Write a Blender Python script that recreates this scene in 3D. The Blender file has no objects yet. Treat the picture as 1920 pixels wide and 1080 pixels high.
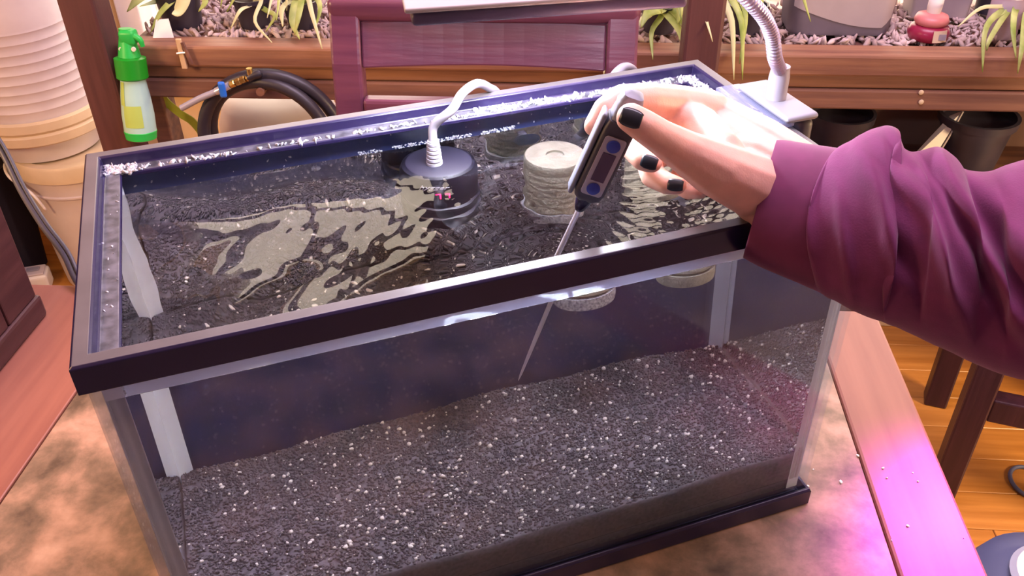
import bpy, bmesh, math, random
import numpy as np
from mathutils import Vector, Matrix, Quaternion
random.seed(7); RNG = np.random.default_rng(7)
SC = bpy.context.scene
COL = SC.collection
PI = math.pi
# ------------------------------------------------------------------ camera
CAM = np.array([0.2594, -0.3359, 1.3704])
FW = np.array([-0.06626, 0.81083, -0.58152]); FW /= np.linalg.norm(FW)
RI = np.array([0.99732, 0.07193, -0.01334]); RI -= FW * (RI @ FW); RI /= np.linalg.norm(RI)
UP = np.cross(RI, FW)
FPX = 1679.7
def at(px, py, d):                       # point seen at photo pixel, d metres along the view axis
    return CAM + d * (FW + (px - 960) / FPX * RI - (py - 540) / FPX * UP)
def atY(px, py, y):
    r = FW + (px - 960) / FPX * RI - (py - 540) / FPX * UP
    return CAM + r * (y - CAM[1]) / r[1]
def atZ(px, py, z):
    r = FW + (px - 960) / FPX * RI - (py - 540) / FPX * UP
    return CAM + r * (z - CAM[2]) / r[2]
cd = bpy.data.cameras.new('camera'); cam = bpy.data.objects.new('camera', cd); COL.objects.link(cam)
cam.matrix_world = Matrix(((RI[0], UP[0], -FW[0], CAM[0]), (RI[1], UP[1], -FW[1], CAM[1]), (RI[2], UP[2], -FW[2], CAM[2]), (0, 0, 0, 1)))
cd.sensor_width = 36; cd.lens = FPX * 36 / 1920; cd.clip_start = 0.02; cd.clip_end = 100
SC.camera = cam
# ------------------------------------------------------------------ world, lights, exposure
w = bpy.data.worlds.new('world'); SC.world = w; w.use_nodes = True
bg = w.node_tree.nodes['Background']; bg.inputs[0].default_value = (1.0, 0.77, 0.58, 1); bg.inputs[1].default_value = 5.4
def area(name, loc, target, size, power, color, sy=None):
    l = bpy.data.lights.new(name, 'AREA'); l.energy = power; l.color = color
    l.shape = 'RECTANGLE' if sy else 'SQUARE'; l.size = size
    if sy: l.size_y = sy
    o = bpy.data.objects.new(name, l); COL.objects.link(o); o.location = loc
    o.rotation_euler = (Vector(target) - Vector(loc)).to_track_quat('-Z', 'Y').to_euler()
    return o
area('overhead_fill', (0.5, 0.55, 2.42), (0.4, 0.35, 0), 1.5, 48, (0.98, 0.76, 1.0), 1.0)  # broad soft fill added overhead, no fitting behind it
area('warm_light', (-1.25, 0.15, 1.35), (-0.45, 1.3, 0.5), 0.3, 12, (1.0, 0.60, 0.30))
area('table_warm_fill', (-0.40, -0.28, 1.95), (-0.36, 0.26, 0.76), 0.2, 1.9, (1.0, 0.55, 0.24)).data.spread = math.radians(60)  # added warm fill to brighten the left table border, no lamp stands here
area('floor_warm_fill', (2.0, 0.3, 1.0), (1.2, 1.2, 0.2), 0.3, 30, (1.0, 0.68, 0.36))  # extra warm fill put in for the right floor and under the shelf
g = area('grow_light', (0.768, 0.491, 1.11), (0.598, 0.185, 0.76), 0.06, 0.22, (1.0, 0.04, 0.98), 0.04); g.data.spread = math.radians(28)
vs = SC.view_settings; vs.view_transform = 'Standard'; vs.look = 'None'; vs.gamma = 1.0; vs.exposure = 0.30; vs.use_curve_mapping = False
cy = SC.cycles
cy.max_bounces = 14; cy.diffuse_bounces = 4; cy.glossy_bounces = 6; cy.transmission_bounces = 12; cy.transparent_max_bounces = 24
cy.caustics_reflective = True; cy.caustics_refractive = True; cy.sample_clamp_indirect = 12; cy.use_denoising = True; cy.blur_glossy = 0.3
# ------------------------------------------------------------------ materials
def mat(name, col, rough=0.5, metal=0.0, var=0.0, scale=20, bump=0.0, bscale=None, sss=0.0, spec=0.5, emit=None, estr=0.0, stretch=(1, 1, 1), col2=None, coat=0.0, sheen=0.0):
    m = bpy.data.materials.new(name); m.use_nodes = True
    nt = m.node_tree; p = nt.nodes['Principled BSDF']
    p.inputs['Roughness'].default_value = rough; p.inputs['Metallic'].default_value = metal
    p.inputs['Specular IOR Level'].default_value = spec; p.inputs['Coat Weight'].default_value = coat; p.inputs['Coat Roughness'].default_value = 0.3
    p.inputs['Sheen Weight'].default_value = sheen
    c = (*col, 1)
    p.inputs['Base Color'].default_value = c
    tc = nt.nodes.new('ShaderNodeTexCoord'); mp = nt.nodes.new('ShaderNodeMapping'); mp.inputs['Scale'].default_value = stretch
    nt.links.new(tc.outputs['Object'], mp.inputs[0])
    n = nt.nodes.new('ShaderNodeTexNoise'); n.inputs['Scale'].default_value = scale; n.inputs['Detail'].default_value = 6
    nt.links.new(mp.outputs[0], n.inputs['Vector'])
    r = nt.nodes.new('ShaderNodeValToRGB'); v = max(var, 0.04)
    lo = tuple(max(0, x * (1 - v)) for x in col); hi = tuple(min(1, x * (1 + v)) for x in col) if col2 is None else col2
    r.color_ramp.elements[0].position = 0.35; r.color_ramp.elements[1].position = 0.65
    r.color_ramp.elements[0].color = (*lo, 1); r.color_ramp.elements[1].color = (*hi, 1)
    nt.links.new(n.outputs[0], r.inputs[0]); nt.links.new(r.outputs[0], p.inputs['Base Color'])
    if bump:
        n2 = nt.nodes.new('ShaderNodeTexNoise'); n2.inputs['Scale'].default_value = bscale or scale * 4; n2.inputs['Detail'].default_value = 4
        nt.links.new(mp.outputs[0], n2.inputs['Vector'])
        b = nt.nodes.new('ShaderNodeBump'); b.inputs['Strength'].default_value = bump; b.inputs['Distance'].default_value = 0.004
        nt.links.new(n2.outputs[0], b.inputs['Height']); nt.links.new(b.outputs[0], p.inputs['Normal'])
    if sss:
        p.inputs['Subsurface Weight'].default_value = sss; p.inputs['Subsurface Radius'].default_value = (1, 0.35, 0.2); p.inputs['Subsurface Scale'].default_value = 0.006
    if emit:
        p.inputs['Emission Color'].default_value = (*emit, 1); p.inputs['Emission Strength'].default_value = estr
    return m
def wood(name, c1, c2, axis=0, rough=0.45, scale=5, coat=0.0):
    s = [14, 14, 14]; s[axis] = 0.9
    return mat(name, c1, rough, scale=scale, col2=c2, stretch=tuple(s), bump=0.15 if not coat else 0.05, bscale=9, coat=coat)
def clear(name, tint=(0.95, 0.98, 1.0), ior=1.45, rough=0.02, haze=0.0, hcol=(0.7, 0.75, 0.85)):
    m = bpy.data.materials.new(name); m.use_nodes = True; nt = m.node_tree; nt.nodes.clear()
    o = nt.nodes.new('ShaderNodeOutputMaterial'); t = nt.nodes.new('ShaderNodeBsdfTransparent'); g = nt.nodes.new('ShaderNodeBsdfGlossy')
    t.inputs[0].default_value = (*tint, 1); g.inputs['Roughness'].default_value = rough
    f = nt.nodes.new('ShaderNodeFresnel'); ge = nt.nodes.new('ShaderNodeNewGeometry'); mr = nt.nodes.new('ShaderNodeMapRange')
    mr.inputs[3].default_value = ior; mr.inputs[4].default_value = 1 / ior        # thin sheet: same Fresnel from both sides
    nt.links.new(ge.outputs['Backfacing'], mr.inputs[0]); nt.links.new(mr.outputs[0], f.inputs[0])
    mx = nt.nodes.new('ShaderNodeMixShader'); nt.links.new(f.outputs[0], mx.inputs[0]); nt.links.new(t.outputs[0], mx.inputs[1]); nt.links.new(g.outputs[0], mx.inputs[2])
    last = mx.outputs[0]
    if haze:
        d = nt.nodes.new('ShaderNodeBsdfDiffuse'); d.inputs[0].default_value = (*hcol, 1)
        m2 = nt.nodes.new('ShaderNodeMixShader'); m2.inputs[0].default_value = haze
        nt.links.new(last, m2.inputs[1]); nt.links.new(d.outputs[0], m2.inputs[2]); last = m2.outputs[0]
    nt.links.new(last, o.inputs[0]); return m
def water_mat():
    m = bpy.data.materials.new('water'); m.use_nodes = True; p = m.node_tree.nodes['Principled BSDF']
    p.inputs['Base Color'].default_value = (0.97, 0.98, 1.0, 1); p.inputs['Roughness'].default_value = 0.0
    p.inputs['IOR'].default_value = 1.33; p.inputs['Transmission Weight'].default_value = 1.0
    return m
M = dict(
 wall=mat('wall_paint', (0.80, 0.56, 0.27), 0.8, var=0.05, scale=3),
 ceiling=mat('ceiling_paint', (0.8, 0.72, 0.66), 0.9),
 beige=mat('beige_paint', (0.70, 0.58, 0.44), 0.85),
 white=mat('white_trim', (0.85, 0.80, 0.76), 0.5),
 board=wood('floor_wood', (0.42, 0.17, 0.035), (0.56, 0.25, 0.06), 0, 0.35, 3),
 shelfwood=wood('shelf_wood', (0.20, 0.085, 0.055), (0.33, 0.16, 0.09), 0, 0.6, 4),
 shelfwood2=wood('shelf_wood_dark', (0.13, 0.055, 0.045), (0.24, 0.11, 0.07), 0, 0.6, 4),
 postwood=wood('post_wood', (0.085, 0.03, 0.032), (0.115, 0.042, 0.042), 2, 0.5),
 mahogany=wood('mahogany', (0.125, 0.036, 0.075), (0.17, 0.052, 0.09), 0, 0.3),
 darkwood=wood('dark_wood', (0.030, 0.010, 0.022), (0.045, 0.015, 0.03), 2, 0.4),
 cabinet=wood('cabinet_wood', (0.050, 0.016, 0.020), (0.075, 0.026, 0.028), 1, 0.4),
 border=wood('table_border', (0.255, 0.094, 0.068), (0.30, 0.118, 0.082), 1, 0.42, coat=0.25),
 pine=wood('pale_pine', (0.55, 0.36, 0.2), (0.66, 0.46, 0.28), 2, 0.6),
 black=mat('black_plastic', (0.016, 0.011, 0.045), 0.27, var=0.1),
 blacksheet=mat('black_backing', (0.016, 0.026, 0.120), 0.5),
 blackpot=mat('black_pot', (0.030, 0.024, 0.042), 0.45, var=0.2),
 rubber=mat('black_rubber', (0.022, 0.018, 0.03), 0.42),
 bucket=mat('white_bucket', (0.62, 0.53, 0.56), 0.45, var=0.06, scale=9, col2=(0.67, 0.59, 0.61)),
 cream=mat('cream_plastic', (0.66, 0.52, 0.36), 0.45),
 grey=mat('grey_plastic', (0.32, 0.30, 0.36), 0.4),
 lamptop=mat('lamp_top', (0.52, 0.46, 0.44), 0.45),
 steel=mat('steel', (0.66, 0.64, 0.70), 0.3, 0.55),
 brass=mat('brass', (0.75, 0.55, 0.2), 0.3, 1.0),
 blue=mat('blue_plastic', (0.02, 0.16, 0.72), 0.4),
 bluebtn=mat('blue_button', (0.035, 0.06, 0.42), 0.45),
 green=mat('green_plastic', (0.02, 0.50, 0.075), 0.4),
 darkgreen=mat('dark_green_plastic', (0.01, 0.30, 0.015), 0.4),
 aqua=mat('aqua_bottle', (0.42, 0.68, 0.62), 0.3, sss=0.0),
 lime=mat('lime_print', (0.42, 0.58, 0.12), 0.5),
 strap=mat('lime_strap', (0.42, 0.50, 0.05), 0.6),
 leaf=mat('leaf_green', (0.30, 0.42, 0.07), 0.5, col2=(0.48, 0.55, 0.18), scale=30, var=0.2),
 leafpale=mat('leaf_pale', (0.62, 0.62, 0.34), 0.5),
 soil=mat('soil', (0.03, 0.02, 0.015), 0.9, bump=0.6),
 skin=mat('skin', (0.84, 0.475, 0.365), 0.45, var=0.07, scale=60, sss=0.18, bump=0.06, bscale=900),
 nail=mat('black_polish', (0.018, 0.022, 0.030), 0.3),
 sleeve=mat('maroon_fleece', (0.160, 0.020, 0.098), 0.9, var=0.08, scale=90, bump=0.08, bscale=900, sheen=0.15),
 cuff=mat('maroon_rib', (0.155, 0.020, 0.082), 0.9, var=0.08, scale=90, sheen=0.15),
 silver=mat('silver_plate', (0.50, 0.48, 0.55), 0.35, 0.3),
 lcd=mat('lcd', (0.09, 0.06, 0.13), 0.2),
 darkgrey=mat('dark_grey_plastic', (0.06, 0.055, 0.075), 0.45),
 clipgrey=mat('clip_grey', (0.20, 0.21, 0.27), 0.4),
 gravel=mat('gravel_dark', (0.082, 0.070, 0.080), 0.75, var=0.35, scale=300),
 grain=mat('white_grain', (0.88, 0.85, 0.78), 0.6),
 crust=mat('mineral_crust', (0.42, 0.42, 0.48), 0.5),
 sponge=mat('beige_sponge', (0.34, 0.32, 0.25), 0.8, var=0.15, scale=60, bump=0.4, bscale=300),
 speck=mat('speckled_stone', (0.22, 0.23, 0.26), 0.8, col2=(0.62, 0.64, 0.66), scale=420),
 silicone=mat('silicone', (0.72, 0.77, 0.92), 0.25),
 red=mat('crimson', (0.30, 0.015, 0.06), 0.3),
 pinkp=mat('pink_plastic', (0.62, 0.2, 0.2), 0.4),
 yellow=mat('yellow_plastic', (0.85, 0.50, 0.01), 0.4),
 topgrey=mat('grey_frame_top', (0.105, 0.092, 0.098), 0.34, var=0.15), ledgegrey=mat('grey_frame_ledge', (0.075, 0.072, 0.09), 0.35, var=0.5, scale=120),
 clampwhite=mat('clamp_white', (0.22, 0.215, 0.25), 0.45),
 palegrey=mat('pale_grey_plastic', (0.44, 0.38, 0.40), 0.5),
 slate=mat('slate_plastic', (0.18, 0.155, 0.21), 0.5),
 bluegrey=mat('blue_grey_plastic', (0.10, 0.12, 0.24), 0.5),
 paleblue=mat('pale_blue_plastic', (0.50, 0.55, 0.68), 0.5),
 peach=mat('peach_pot', (0.68, 0.42, 0.30), 0.6),
 chip=mat('bark_chip', (0.30, 0.20, 0.18), 0.9, col2=(0.70, 0.56, 0.54), scale=9),
 earth=mat('earth', (0.38, 0.28, 0.27), 0.95, var=0.3, scale=4),
 digits=mat('red_digits', (0.3, 0, 0.02), 0.5, emit=(1.0, 0.01, 0.10), estr=4.0),
 print_=mat('white_print', (0.75, 0.75, 0.82), 0.5),
 tabletile=None, glass=clear('tank_glass', haze=0.022, hcol=(0.34, 0.40, 0.95)), water=water_mat(),
 window=clear('window_glass'), acrylic=clear('clear_acrylic', (0.80, 0.82, 0.95), haze=0.30, hcol=(0.36, 0.37, 0.55)),
 diffuser=mat('lamp_diffuser', (0.9, 0.9, 0.9), 0.5, emit=(0.84, 0.86, 1.0), estr=105.0),
)
def tile_mat():                              # mottled stone inlay of the table
    m = bpy.data.materials.new('table_stone'); m.use_nodes = True; nt = m.node_tree; p = nt.nodes['Principled BSDF']
    tc = nt.nodes.new('ShaderNodeTexCoord')
    n1 = nt.nodes.new('ShaderNodeTexNoise'); n1.inputs['Scale'].default_value = 17; n1.inputs['Detail'].default_value = 9; n1.inputs['Roughness'].default_value = 0.62; n1.inputs['Distortion'].default_value = 0.15
    nt.links.new(tc.outputs['Object'], n1.inputs['Vector'])
    r = nt.nodes.new('ShaderNodeValToRGB'); e = r.color_ramp.elements
    e[0].position = 0.33; e[0].color = (0.10, 0.070, 0.045, 1); e[1].position = 0.70; e[1].color = (0.52, 0.34, 0.25, 1)
    k = e.new(0.46); k.color = (0.22, 0.15, 0.10, 1); k = e.new(0.58); k.color = (0.40, 0.25, 0.175, 1)
    nt.links.new(n1.outputs[0], r.inputs[0]); nt.links.new(r.outputs[0], p.inputs['Base Color'])
    p.inputs['Roughness'].default_value = 0.34
    b = nt.nodes.new('ShaderNodeBump'); b.inputs['Strength'].default_value = 0.12; b.inputs['Distance'].default_value = 0.003
    nt.links.new(n1.outputs[0], b.inputs['Height']); nt.links.new(b.outputs[0], p.inputs['Normal'])
    return m
M['tabletile'] = tile_mat()
# ------------------------------------------------------------------ mesh helpers
class MB:
    def __init__(s): s.v = []; s.f = []; s.m = []
    def add(s, vs, fs, mi=0):
        o = len(s.v); s.v += [tuple(map(float, v)) for v in vs]; s.f += [[i + o for i in f] for f in fs]; s.m += [mi] * len(fs); return s
    def box(s, lo, hi, mi=0):
        x0, y0, z0 = lo; x1, y1, z1 = hi
        return s.add([(x0, y0, z0), (x1, y0, z0), (x1, y1, z0), (x0, y1, z0), (x0, y0, z1), (x1, y0, z1), (x1, y1, z1), (x0, y1, z1)],
                     [(0, 3, 2, 1), (4, 5, 6, 7), (0, 1, 5, 4), (1, 2, 6, 5), (2, 3, 7, 6), (3, 0, 4, 7)], mi)
    def bbox(s, lo, hi, r=0.004, mi=0, seg=2):     # box with rounded edges
        bm = bmesh.new(); bmesh.ops.create_cube(bm, size=1)
        for v in bm.verts: v.co = Vector([lo[i] + (v.co[i] + .5) * (hi[i] - lo[i]) for i in range(3)])
        bmesh.ops.bevel(bm, geom=bm.edges[:], offset=r, segments=seg, profile=0.5, affect='EDGES')
        bm.verts.index_update(); s.add([v.co[:] for v in bm.verts], [[v.index for v in f.verts] for f in bm.faces], mi); bm.free(); return s
    def lathe(s, prof, n=32, axis=None, org=(0, 0, 0), mi=0, cap=True):   # prof [(r,z)...]
        vs = []; fs = []
        q = Vector((0, 0, 1)).rotation_difference(Vector(axis).normalized()) if axis is not None else Quaternion()
        for r, z in prof:
            for k in range(n):
                a = 2 * PI * k / n; vs.append(tuple(q @ Vector((r * math.cos(a), r * math.sin(a), z)) + Vector(org)))
        for i in range(len(prof) - 1):
            for k in range(n):
                k2 = (k + 1) % n; fs.append((i * n + k, i * n + k2, (i + 1) * n + k2, (i + 1) * n + k))
        if cap: fs.append(tuple(range(n))[::-1]); fs.append(tuple(range((len(prof) - 1) * n, len(prof) * n)))
        return s.add(vs, fs, mi)
    def tube(s, pts, r, n=12, mi=0, sub=6, cap=True):   # smooth tube through pts, r number or list
        P = spline(pts, sub); R = np.interp(np.linspace(0, 1, len(P)), np.linspace(0, 1, len(pts)), r if hasattr(r, '__len__') else [r] * len(pts))
        T = np.gradient(P, axis=0); T /= np.linalg.norm(T, axis=1)[:, None]
        a = np.array([0, 0, 1.0]) if abs(T[0][2]) < .9 else np.array([1.0, 0, 0]); nrm = np.cross(T[0], a); nrm /= np.linalg.norm(nrm)
        vs = []; fs = []
        for i in range(len(P)):
            nrm = nrm - T[i] * (nrm @ T[i]); nrm /= np.linalg.norm(nrm); b = np.cross(T[i], nrm)
            for k in range(n):
                t = 2 * PI * k / n; vs.append(P[i] + R[i] * (math.cos(t) * nrm + math.sin(t) * b))
        for i in range(len(P) - 1):
            for k in range(n): fs.append((i * n + k, i * n + (k + 1) % n, (i + 1) * n + (k + 1) % n, (i + 1) * n + k))
        if cap: fs.append(tuple(range(n))[::-1]); fs.append(tuple(range((len(P) - 1) * n, len(P) * n)))
        return s.add(vs, fs, mi)
    def bar(s, p0, p1, w, d, up=(0, 0, 1), mi=0):     # rectangular bar between two points
        p0, p1 = np.array(p0, float), np.array(p1, float); t = p1 - p0; t /= np.linalg.norm(t)
        u = np.array(up, float); x = np.cross(t, u); x /= np.linalg.norm(x); y = np.cross(x, t)
        vs = [p + sx * x * w / 2 + sy * y * d / 2 for p in (p0, p1) for sx, sy in ((-1, -1), (1, -1), (1, 1), (-1, 1))]
        return s.add(vs, [(0, 1, 2, 3)[::-1], (4, 5, 6, 7), (0, 1, 5, 4), (1, 2, 6, 5), (2, 3, 7, 6), (3, 0, 4, 7)], mi)
def spline(pts, sub):
    P = np.array(pts, float)
    if sub <= 1 or len(P) < 3: return P
    Q = np.vstack([2 * P[0] - P[1], P, 2 * P[-1] - P[-2]]); out = []
    for i in range(len(P) - 1):
        p0, p1, p2, p3 = Q[i:i + 4]
        for t in np.linspace(0, 1, sub, endpoint=False):
            out.append(0.5 * (2 * p1 + (p2 - p0) * t + (2 * p0 - 5 * p1 + 4 * p2 - p3) * t * t + (3 * p1 - p0 - 3 * p2 + p3) * t ** 3))
    out.append(P[-1]); return np.array(out)
def fixnormals(me):
    bm = bmesh.new(); bm.from_mesh(me); bmesh.ops.recalc_face_normals(bm, faces=bm.faces[:]); bm.to_mesh(me); bm.free()
def obj(name, mb, mats, parent=None, smooth=False, ang=40, bevel=0, label=None, fix=True):
    me = bpy.data.meshes.new(name); me.from_pydata(mb.v, [], mb.f); me.update()
    if fix: fixnormals(me)
    for m in (mats if isinstance(mats, (list, tuple)) else [mats]): me.materials.append(m)
    if any(mb.m): me.polygons.foreach_set('material_index', mb.m)
    if smooth: me.shade_smooth() if hasattr(me, 'shade_smooth') else None
    o = bpy.data.objects.new(name, me); COL.objects.link(o)
    if smooth and ang < 180:
        me.set_sharp_from_angle(angle=math.radians(ang))
    if bevel:
        b = o.modifiers.new('bevel', 'BEVEL'); b.width = bevel; b.segments = 2; b.limit_method = 'ANGLE'
    if parent:
        o.parent = parent
    if label: o['label'] = label
    return o
def tag(o, label, cat, group=None, kind=None):
    if label: o['label'] = label
    if cat: o['category'] = cat
    if group: o['group'] = group
    if kind: o['kind'] = kind
    return o
def thing(name, label, cat, loc=(0, 0, 0), rz=0, group=None):
    o = bpy.data.objects.new(name, None); COL.objects.link(o); o.location = loc; o.rotation_euler = (0, 0, rz); o.empty_display_size = 0.05
    return tag(o, label, cat, group)
def struct(name, mb, m, parent=None, smooth=False):
    o = obj(name, mb, m, parent, smooth)
    if not parent: o['kind'] = 'structure'
    return o
def rel(P, t):                                # world point -> thing's local (no rotation)
    return np.array(P) - np.array(t.location)
def text_mb(txt, size, shear=0.0, ext=0.0004):
    c = bpy.data.curves.new('t', 'FONT'); c.body = txt; c.size = size; c.shear = shear; c.extrude = ext; c.align_x = 'CENTER'; c.align_y = 'CENTER'
    o = bpy.data.objects.new('t', c); COL.objects.link(o); bpy.context.view_layer.update()
    me = o.evaluated_get(bpy.context.evaluated_depsgraph_get()).to_mesh()
    mb = MB().add([v.co[:] for v in me.vertices], [list(p.vertices) for p in me.polygons])
    bpy.data.objects.remove(o); bpy.data.curves.remove(c); return mb
def xform(mb, x, y, z, org):                  # map local xyz onto given axes
    A = np.array([x, y, z]); V = np.array(mb.v) @ A + np.array(org); mb.v = [tuple(v) for v in V]; return mb
ICO_V = None
def ico(sub=1):
    bm = bmesh.new(); bmesh.ops.create_icosphere(bm, subdivisions=sub, radius=1); bm.verts.index_update()
    v = np.array([x.co[:] for x in bm.verts]); f = np.array([[y.index for y in x.verts] for x in bm.faces]); bm.free(); return v, f
def scatter(P, R, flat=(1, 1, 1), sub=1, jit=0.25):     # many small lumps in one mesh, arrays in, arrays out
    v, f = ico(sub); n = len(P); V = np.repeat(v[None], n, 0) * (1 + jit * RNG.standard_normal((n, len(v), 1)))
    q = RNG.standard_normal((n, 4)); q /= np.linalg.norm(q, axis=1)[:, None]; a, b, c, d = q.T
    Rm = np.stack([np.stack([1 - 2 * (c * c + d * d), 2 * (b * c - a * d), 2 * (b * d + a * c)], -1), np.stack([2 * (b * c + a * d), 1 - 2 * (b * b + d * d), 2 * (c * d - a * b)], -1), np.stack([2 * (b * d - a * c), 2 * (c * d + a * b), 1 - 2 * (b * b + c * c)], -1)], 1)
    V = np.einsum('nij,nkj->nki', Rm, V * np.array(flat)) * np.asarray(R).reshape(-1, 1, 1) + np.asarray(P)[:, None]
    F = f[None] + (np.arange(n) * len(v))[:, None, None]
    return V.reshape(-1, 3), F.reshape(-1, 3)
def fastmesh(name, V, F, mats, mi=None, parent=None, smooth=False):
    me = bpy.data.meshes.new(name); k = F.shape[1]
    me.vertices.add(len(V)); me.vertices.foreach_set('co', V.astype(np.float32).ravel())
    me.loops.add(F.size); me.loops.foreach_set('vertex_index', F.astype(np.int32).ravel())
    me.polygons.add(len(F)); me.polygons.foreach_set('loop_start', np.arange(0, F.size, k, dtype=np.int32)); me.polygons.foreach_set('loop_total', np.full(len(F), k, np.int32))
    for m in mats: me.materials.append(m)
    if mi is not None: me.polygons.foreach_set('material_index', mi.astype(np.int32))
    me.update(calc_edges=True); me.validate()
    if smooth: me.polygons.foreach_set('use_smooth', np.ones(len(F), bool))
    o = bpy.data.objects.new(name, me); COL.objects.link(o)
    if parent: o.parent = parent
    return o
# ================================================================== THE ROOM
WB = 1.85                                     # back wall plane
TT = 0.76                                     # table height
fl = struct('floor', MB().box((-1.9, -2.0, -0.06), (2.6, WB, -0.012)), M['earth'])
bw = 0.092; fm = {}
for r in range(21):
    y0 = -0.08 + r * bw; off = (r * 0.37) % 0.9; x = -1.9 - off
    while x < 2.6:
        a_, b_ = max(x, -1.9), min(x + 0.9, 2.6)
        if b_ - a_ > 0.05 and y0 < WB:
            L = round(b_ - a_, 3)
            if L not in fm:
                o = obj('floor_board', MB().bbox((0, 0, -0.012), (b_ - a_ - 0.0015, bw - 0.0015, 0.0), 0.0012, seg=1), M['board'], fl); fm[L] = o
            else:
                o = fm[L].copy(); COL.objects.link(o); o.parent = fl
            o.location = (a_, y0, 0)
        x += 0.9
WX0, WX1, WZ0, WZ1 = -0.88, 2.0, 0.47, 2.40
wl = MB(); wl.box((-1.9, WB, -0.06), (WX0, WB + .12, 2.45)); wl.box((WX1, WB, -0.06), (2.6, WB + .12, 2.45)); wl.box((WX0, WB, -0.06), (WX1, WB + .12, WZ0)); wl.box((WX0, WB, WZ1), (WX1, WB + .12, 2.45))
struct('wall_back', wl, M['wall'])
struct('wall_left', MB().box((-2.0, -2.0, -0.06), (-1.9, WB + .12, 2.45)), M['beige'])
struct('wall_right', MB().box((2.6, -2.0, -0.06), (2.7, WB + .12, 2.45)), M['beige'])
struct('wall_front', MB().box((-2.0, -2.1, -0.06), (2.7, -2.0, 2.45)), mat('slate_blue_paint', (0.16, 0.16, 0.24), 0.85))
struct('ceiling', MB().box((-2.0, -2.1, 2.45), (2.7, WB + .12, 2.55)), M['ceiling'])
struct('baseboard_back', MB().bbox((-1.9, WB - .015, 0), (2.6, WB, 0.09), 0.004), M['white'])
wn = obj('window_1', MB().box((WX0, WB + .05, WZ0), (WX1, WB + .056, WZ1)), M['window']); wn['kind'] = 'structure'
for nm, lo, hi in (('stile', (WX0 - .03, WB - .02, WZ0), (WX0 + .03, WB + .08, WZ1)), ('stile', (WX1 - .03, WB - .02, WZ0), (WX1 + .03, WB + .08, WZ1)), ('stile', (0.56, WB - .01, WZ0), (0.62, WB + .07, WZ1)),
                   *[('reflection_bar', (x, WB - .002, WZ0), (x + .04, WB + .045, WZ1)) for x in (-.50, 1.05, 1.5)], ('reflection_panel', (-.13, WB - .004, WZ0), (.40, WB + .046, WZ1)), *[('reflection_bar', (WX0, WB - .003, z), (WX1, WB + .044, z + .04)) for z in (1.72, 2.02, 2.24)],  # dark bars and wide panel added to break up and darken the water's reflection
                   ('sill', (WX0 - .05, WB - .04, WZ0 - .03), (WX1 + .05, WB + .1, WZ0)), ('head_rail', (WX0 - .03, WB - .02, WZ1), (WX1 + .03, WB + .08, WZ1 + .05)), ('mid_rail', (WX0, WB - .005, 1.36), (WX1, WB + .06, 1.40))):
    obj(nm, MB().bbox(lo, hi, 0.005), M['postwood'] if nm in ('reflection_bar', 'reflection_panel') else M['white'], wn)
# ground outside with bark chips
gd = MB().box((-6, WB + .12, -0.12), (9, 12, -0.02)); gd = obj('ground', gd, M['earth']); gd['kind'] = 'structure'
n = 5200
P = np.stack([RNG.uniform(-3.2, 3.6, n), WB + .25 + 3.2 * RNG.random(n) ** 1.1, RNG.uniform(-0.02, 0.03, n)], 1)
V, F = scatter(P, RNG.uniform(0.012, 0.034, n), (1.6, 0.7, 0.35), 1, 0.2)
tag(fastmesh('bark_chips', V, F, [M['chip']]), 'pinkish bark chips on the ground outside the window', 'bark chips', kind='stuff')
# ================================================================== PLANK SHELF at the window
SX0, SX1, SY = -0.576, 1.75, 1.2
sh = thing('plank_shelf', 'rough brown plank shelf running along under the window', 'shelf', (0.6, SY, 0))
def part(name, t, lo, hi, m, r=0.003, **k):
    l = t.location; return obj(name, MB().bbox([lo[i] - l[i] for i in range(3)], [hi[i] - l[i] for i in range(3)], r), m, t, **k)
part('top_board', sh, (SX0, SY - .012, 0.752), (SX1, SY + .042, 0.792), M['shelfwood'], 0.005)
part('tray_board', sh, (SX0, SY + .0425, 0.752), (SX1, SY + .27, 0.780), M['shelfwood2'], 0.003)
n = 3600; P = np.stack([RNG.uniform(SX0 + .01, SX1 - .01, n), RNG.uniform(SY + .05, SY + .265, n), .784 + .008 * RNG.random(n)], 1)
V, F = scatter(P, RNG.uniform(.004, .010, n), (1.7, .7, .4), 1, .2)
tag(fastmesh('bark_chips', V, F, [M['chip']]), 'pinkish bark chips spread between the pots on the shelf', 'bark chips', kind='stuff')
part('rail', sh, (SX0, SY, 0.727), (SX1, SY + .035, 0.7515), M['shelfwood'], 0.004)
part('rail', sh, (SX0, SY - .004, 0.688), (SX1, SY + .031, 0.7255), M['shelfwood2'], 0.004)
for x in (SX0, 0.62, SX1 - .07): part('leg', sh, (x, SY + .036, 0.0), (x + .032, SY + .09, 0.7515), M['shelfwood2'])
part('lower_board', sh, (0.50, SY + .095, 0.455), (SX1, SY + .27, 0.49), M['shelfwood2'])
part('back_panel', sh, (0.50, SY + .272, 0.0245), (SX1, SY + .285, 0.7515), mat('panel_brown', (0.20, 0.11, 0.085), 0.7, var=0.15, scale=6))
part('base_strip', sh, (0.50, SY + .262, 0.0), (SX1, SY + .285, 0.024), M['cream'])
for y in (173, 191):
    p = rel(atY(1727, y, SY - .005), sh); obj('screw', MB().lathe([(0.0045, 0), (0.0045, 0.0012), (0.003, 0.002)], 12, (0, -1, 0), p), M['cream'], sh, True)
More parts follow.
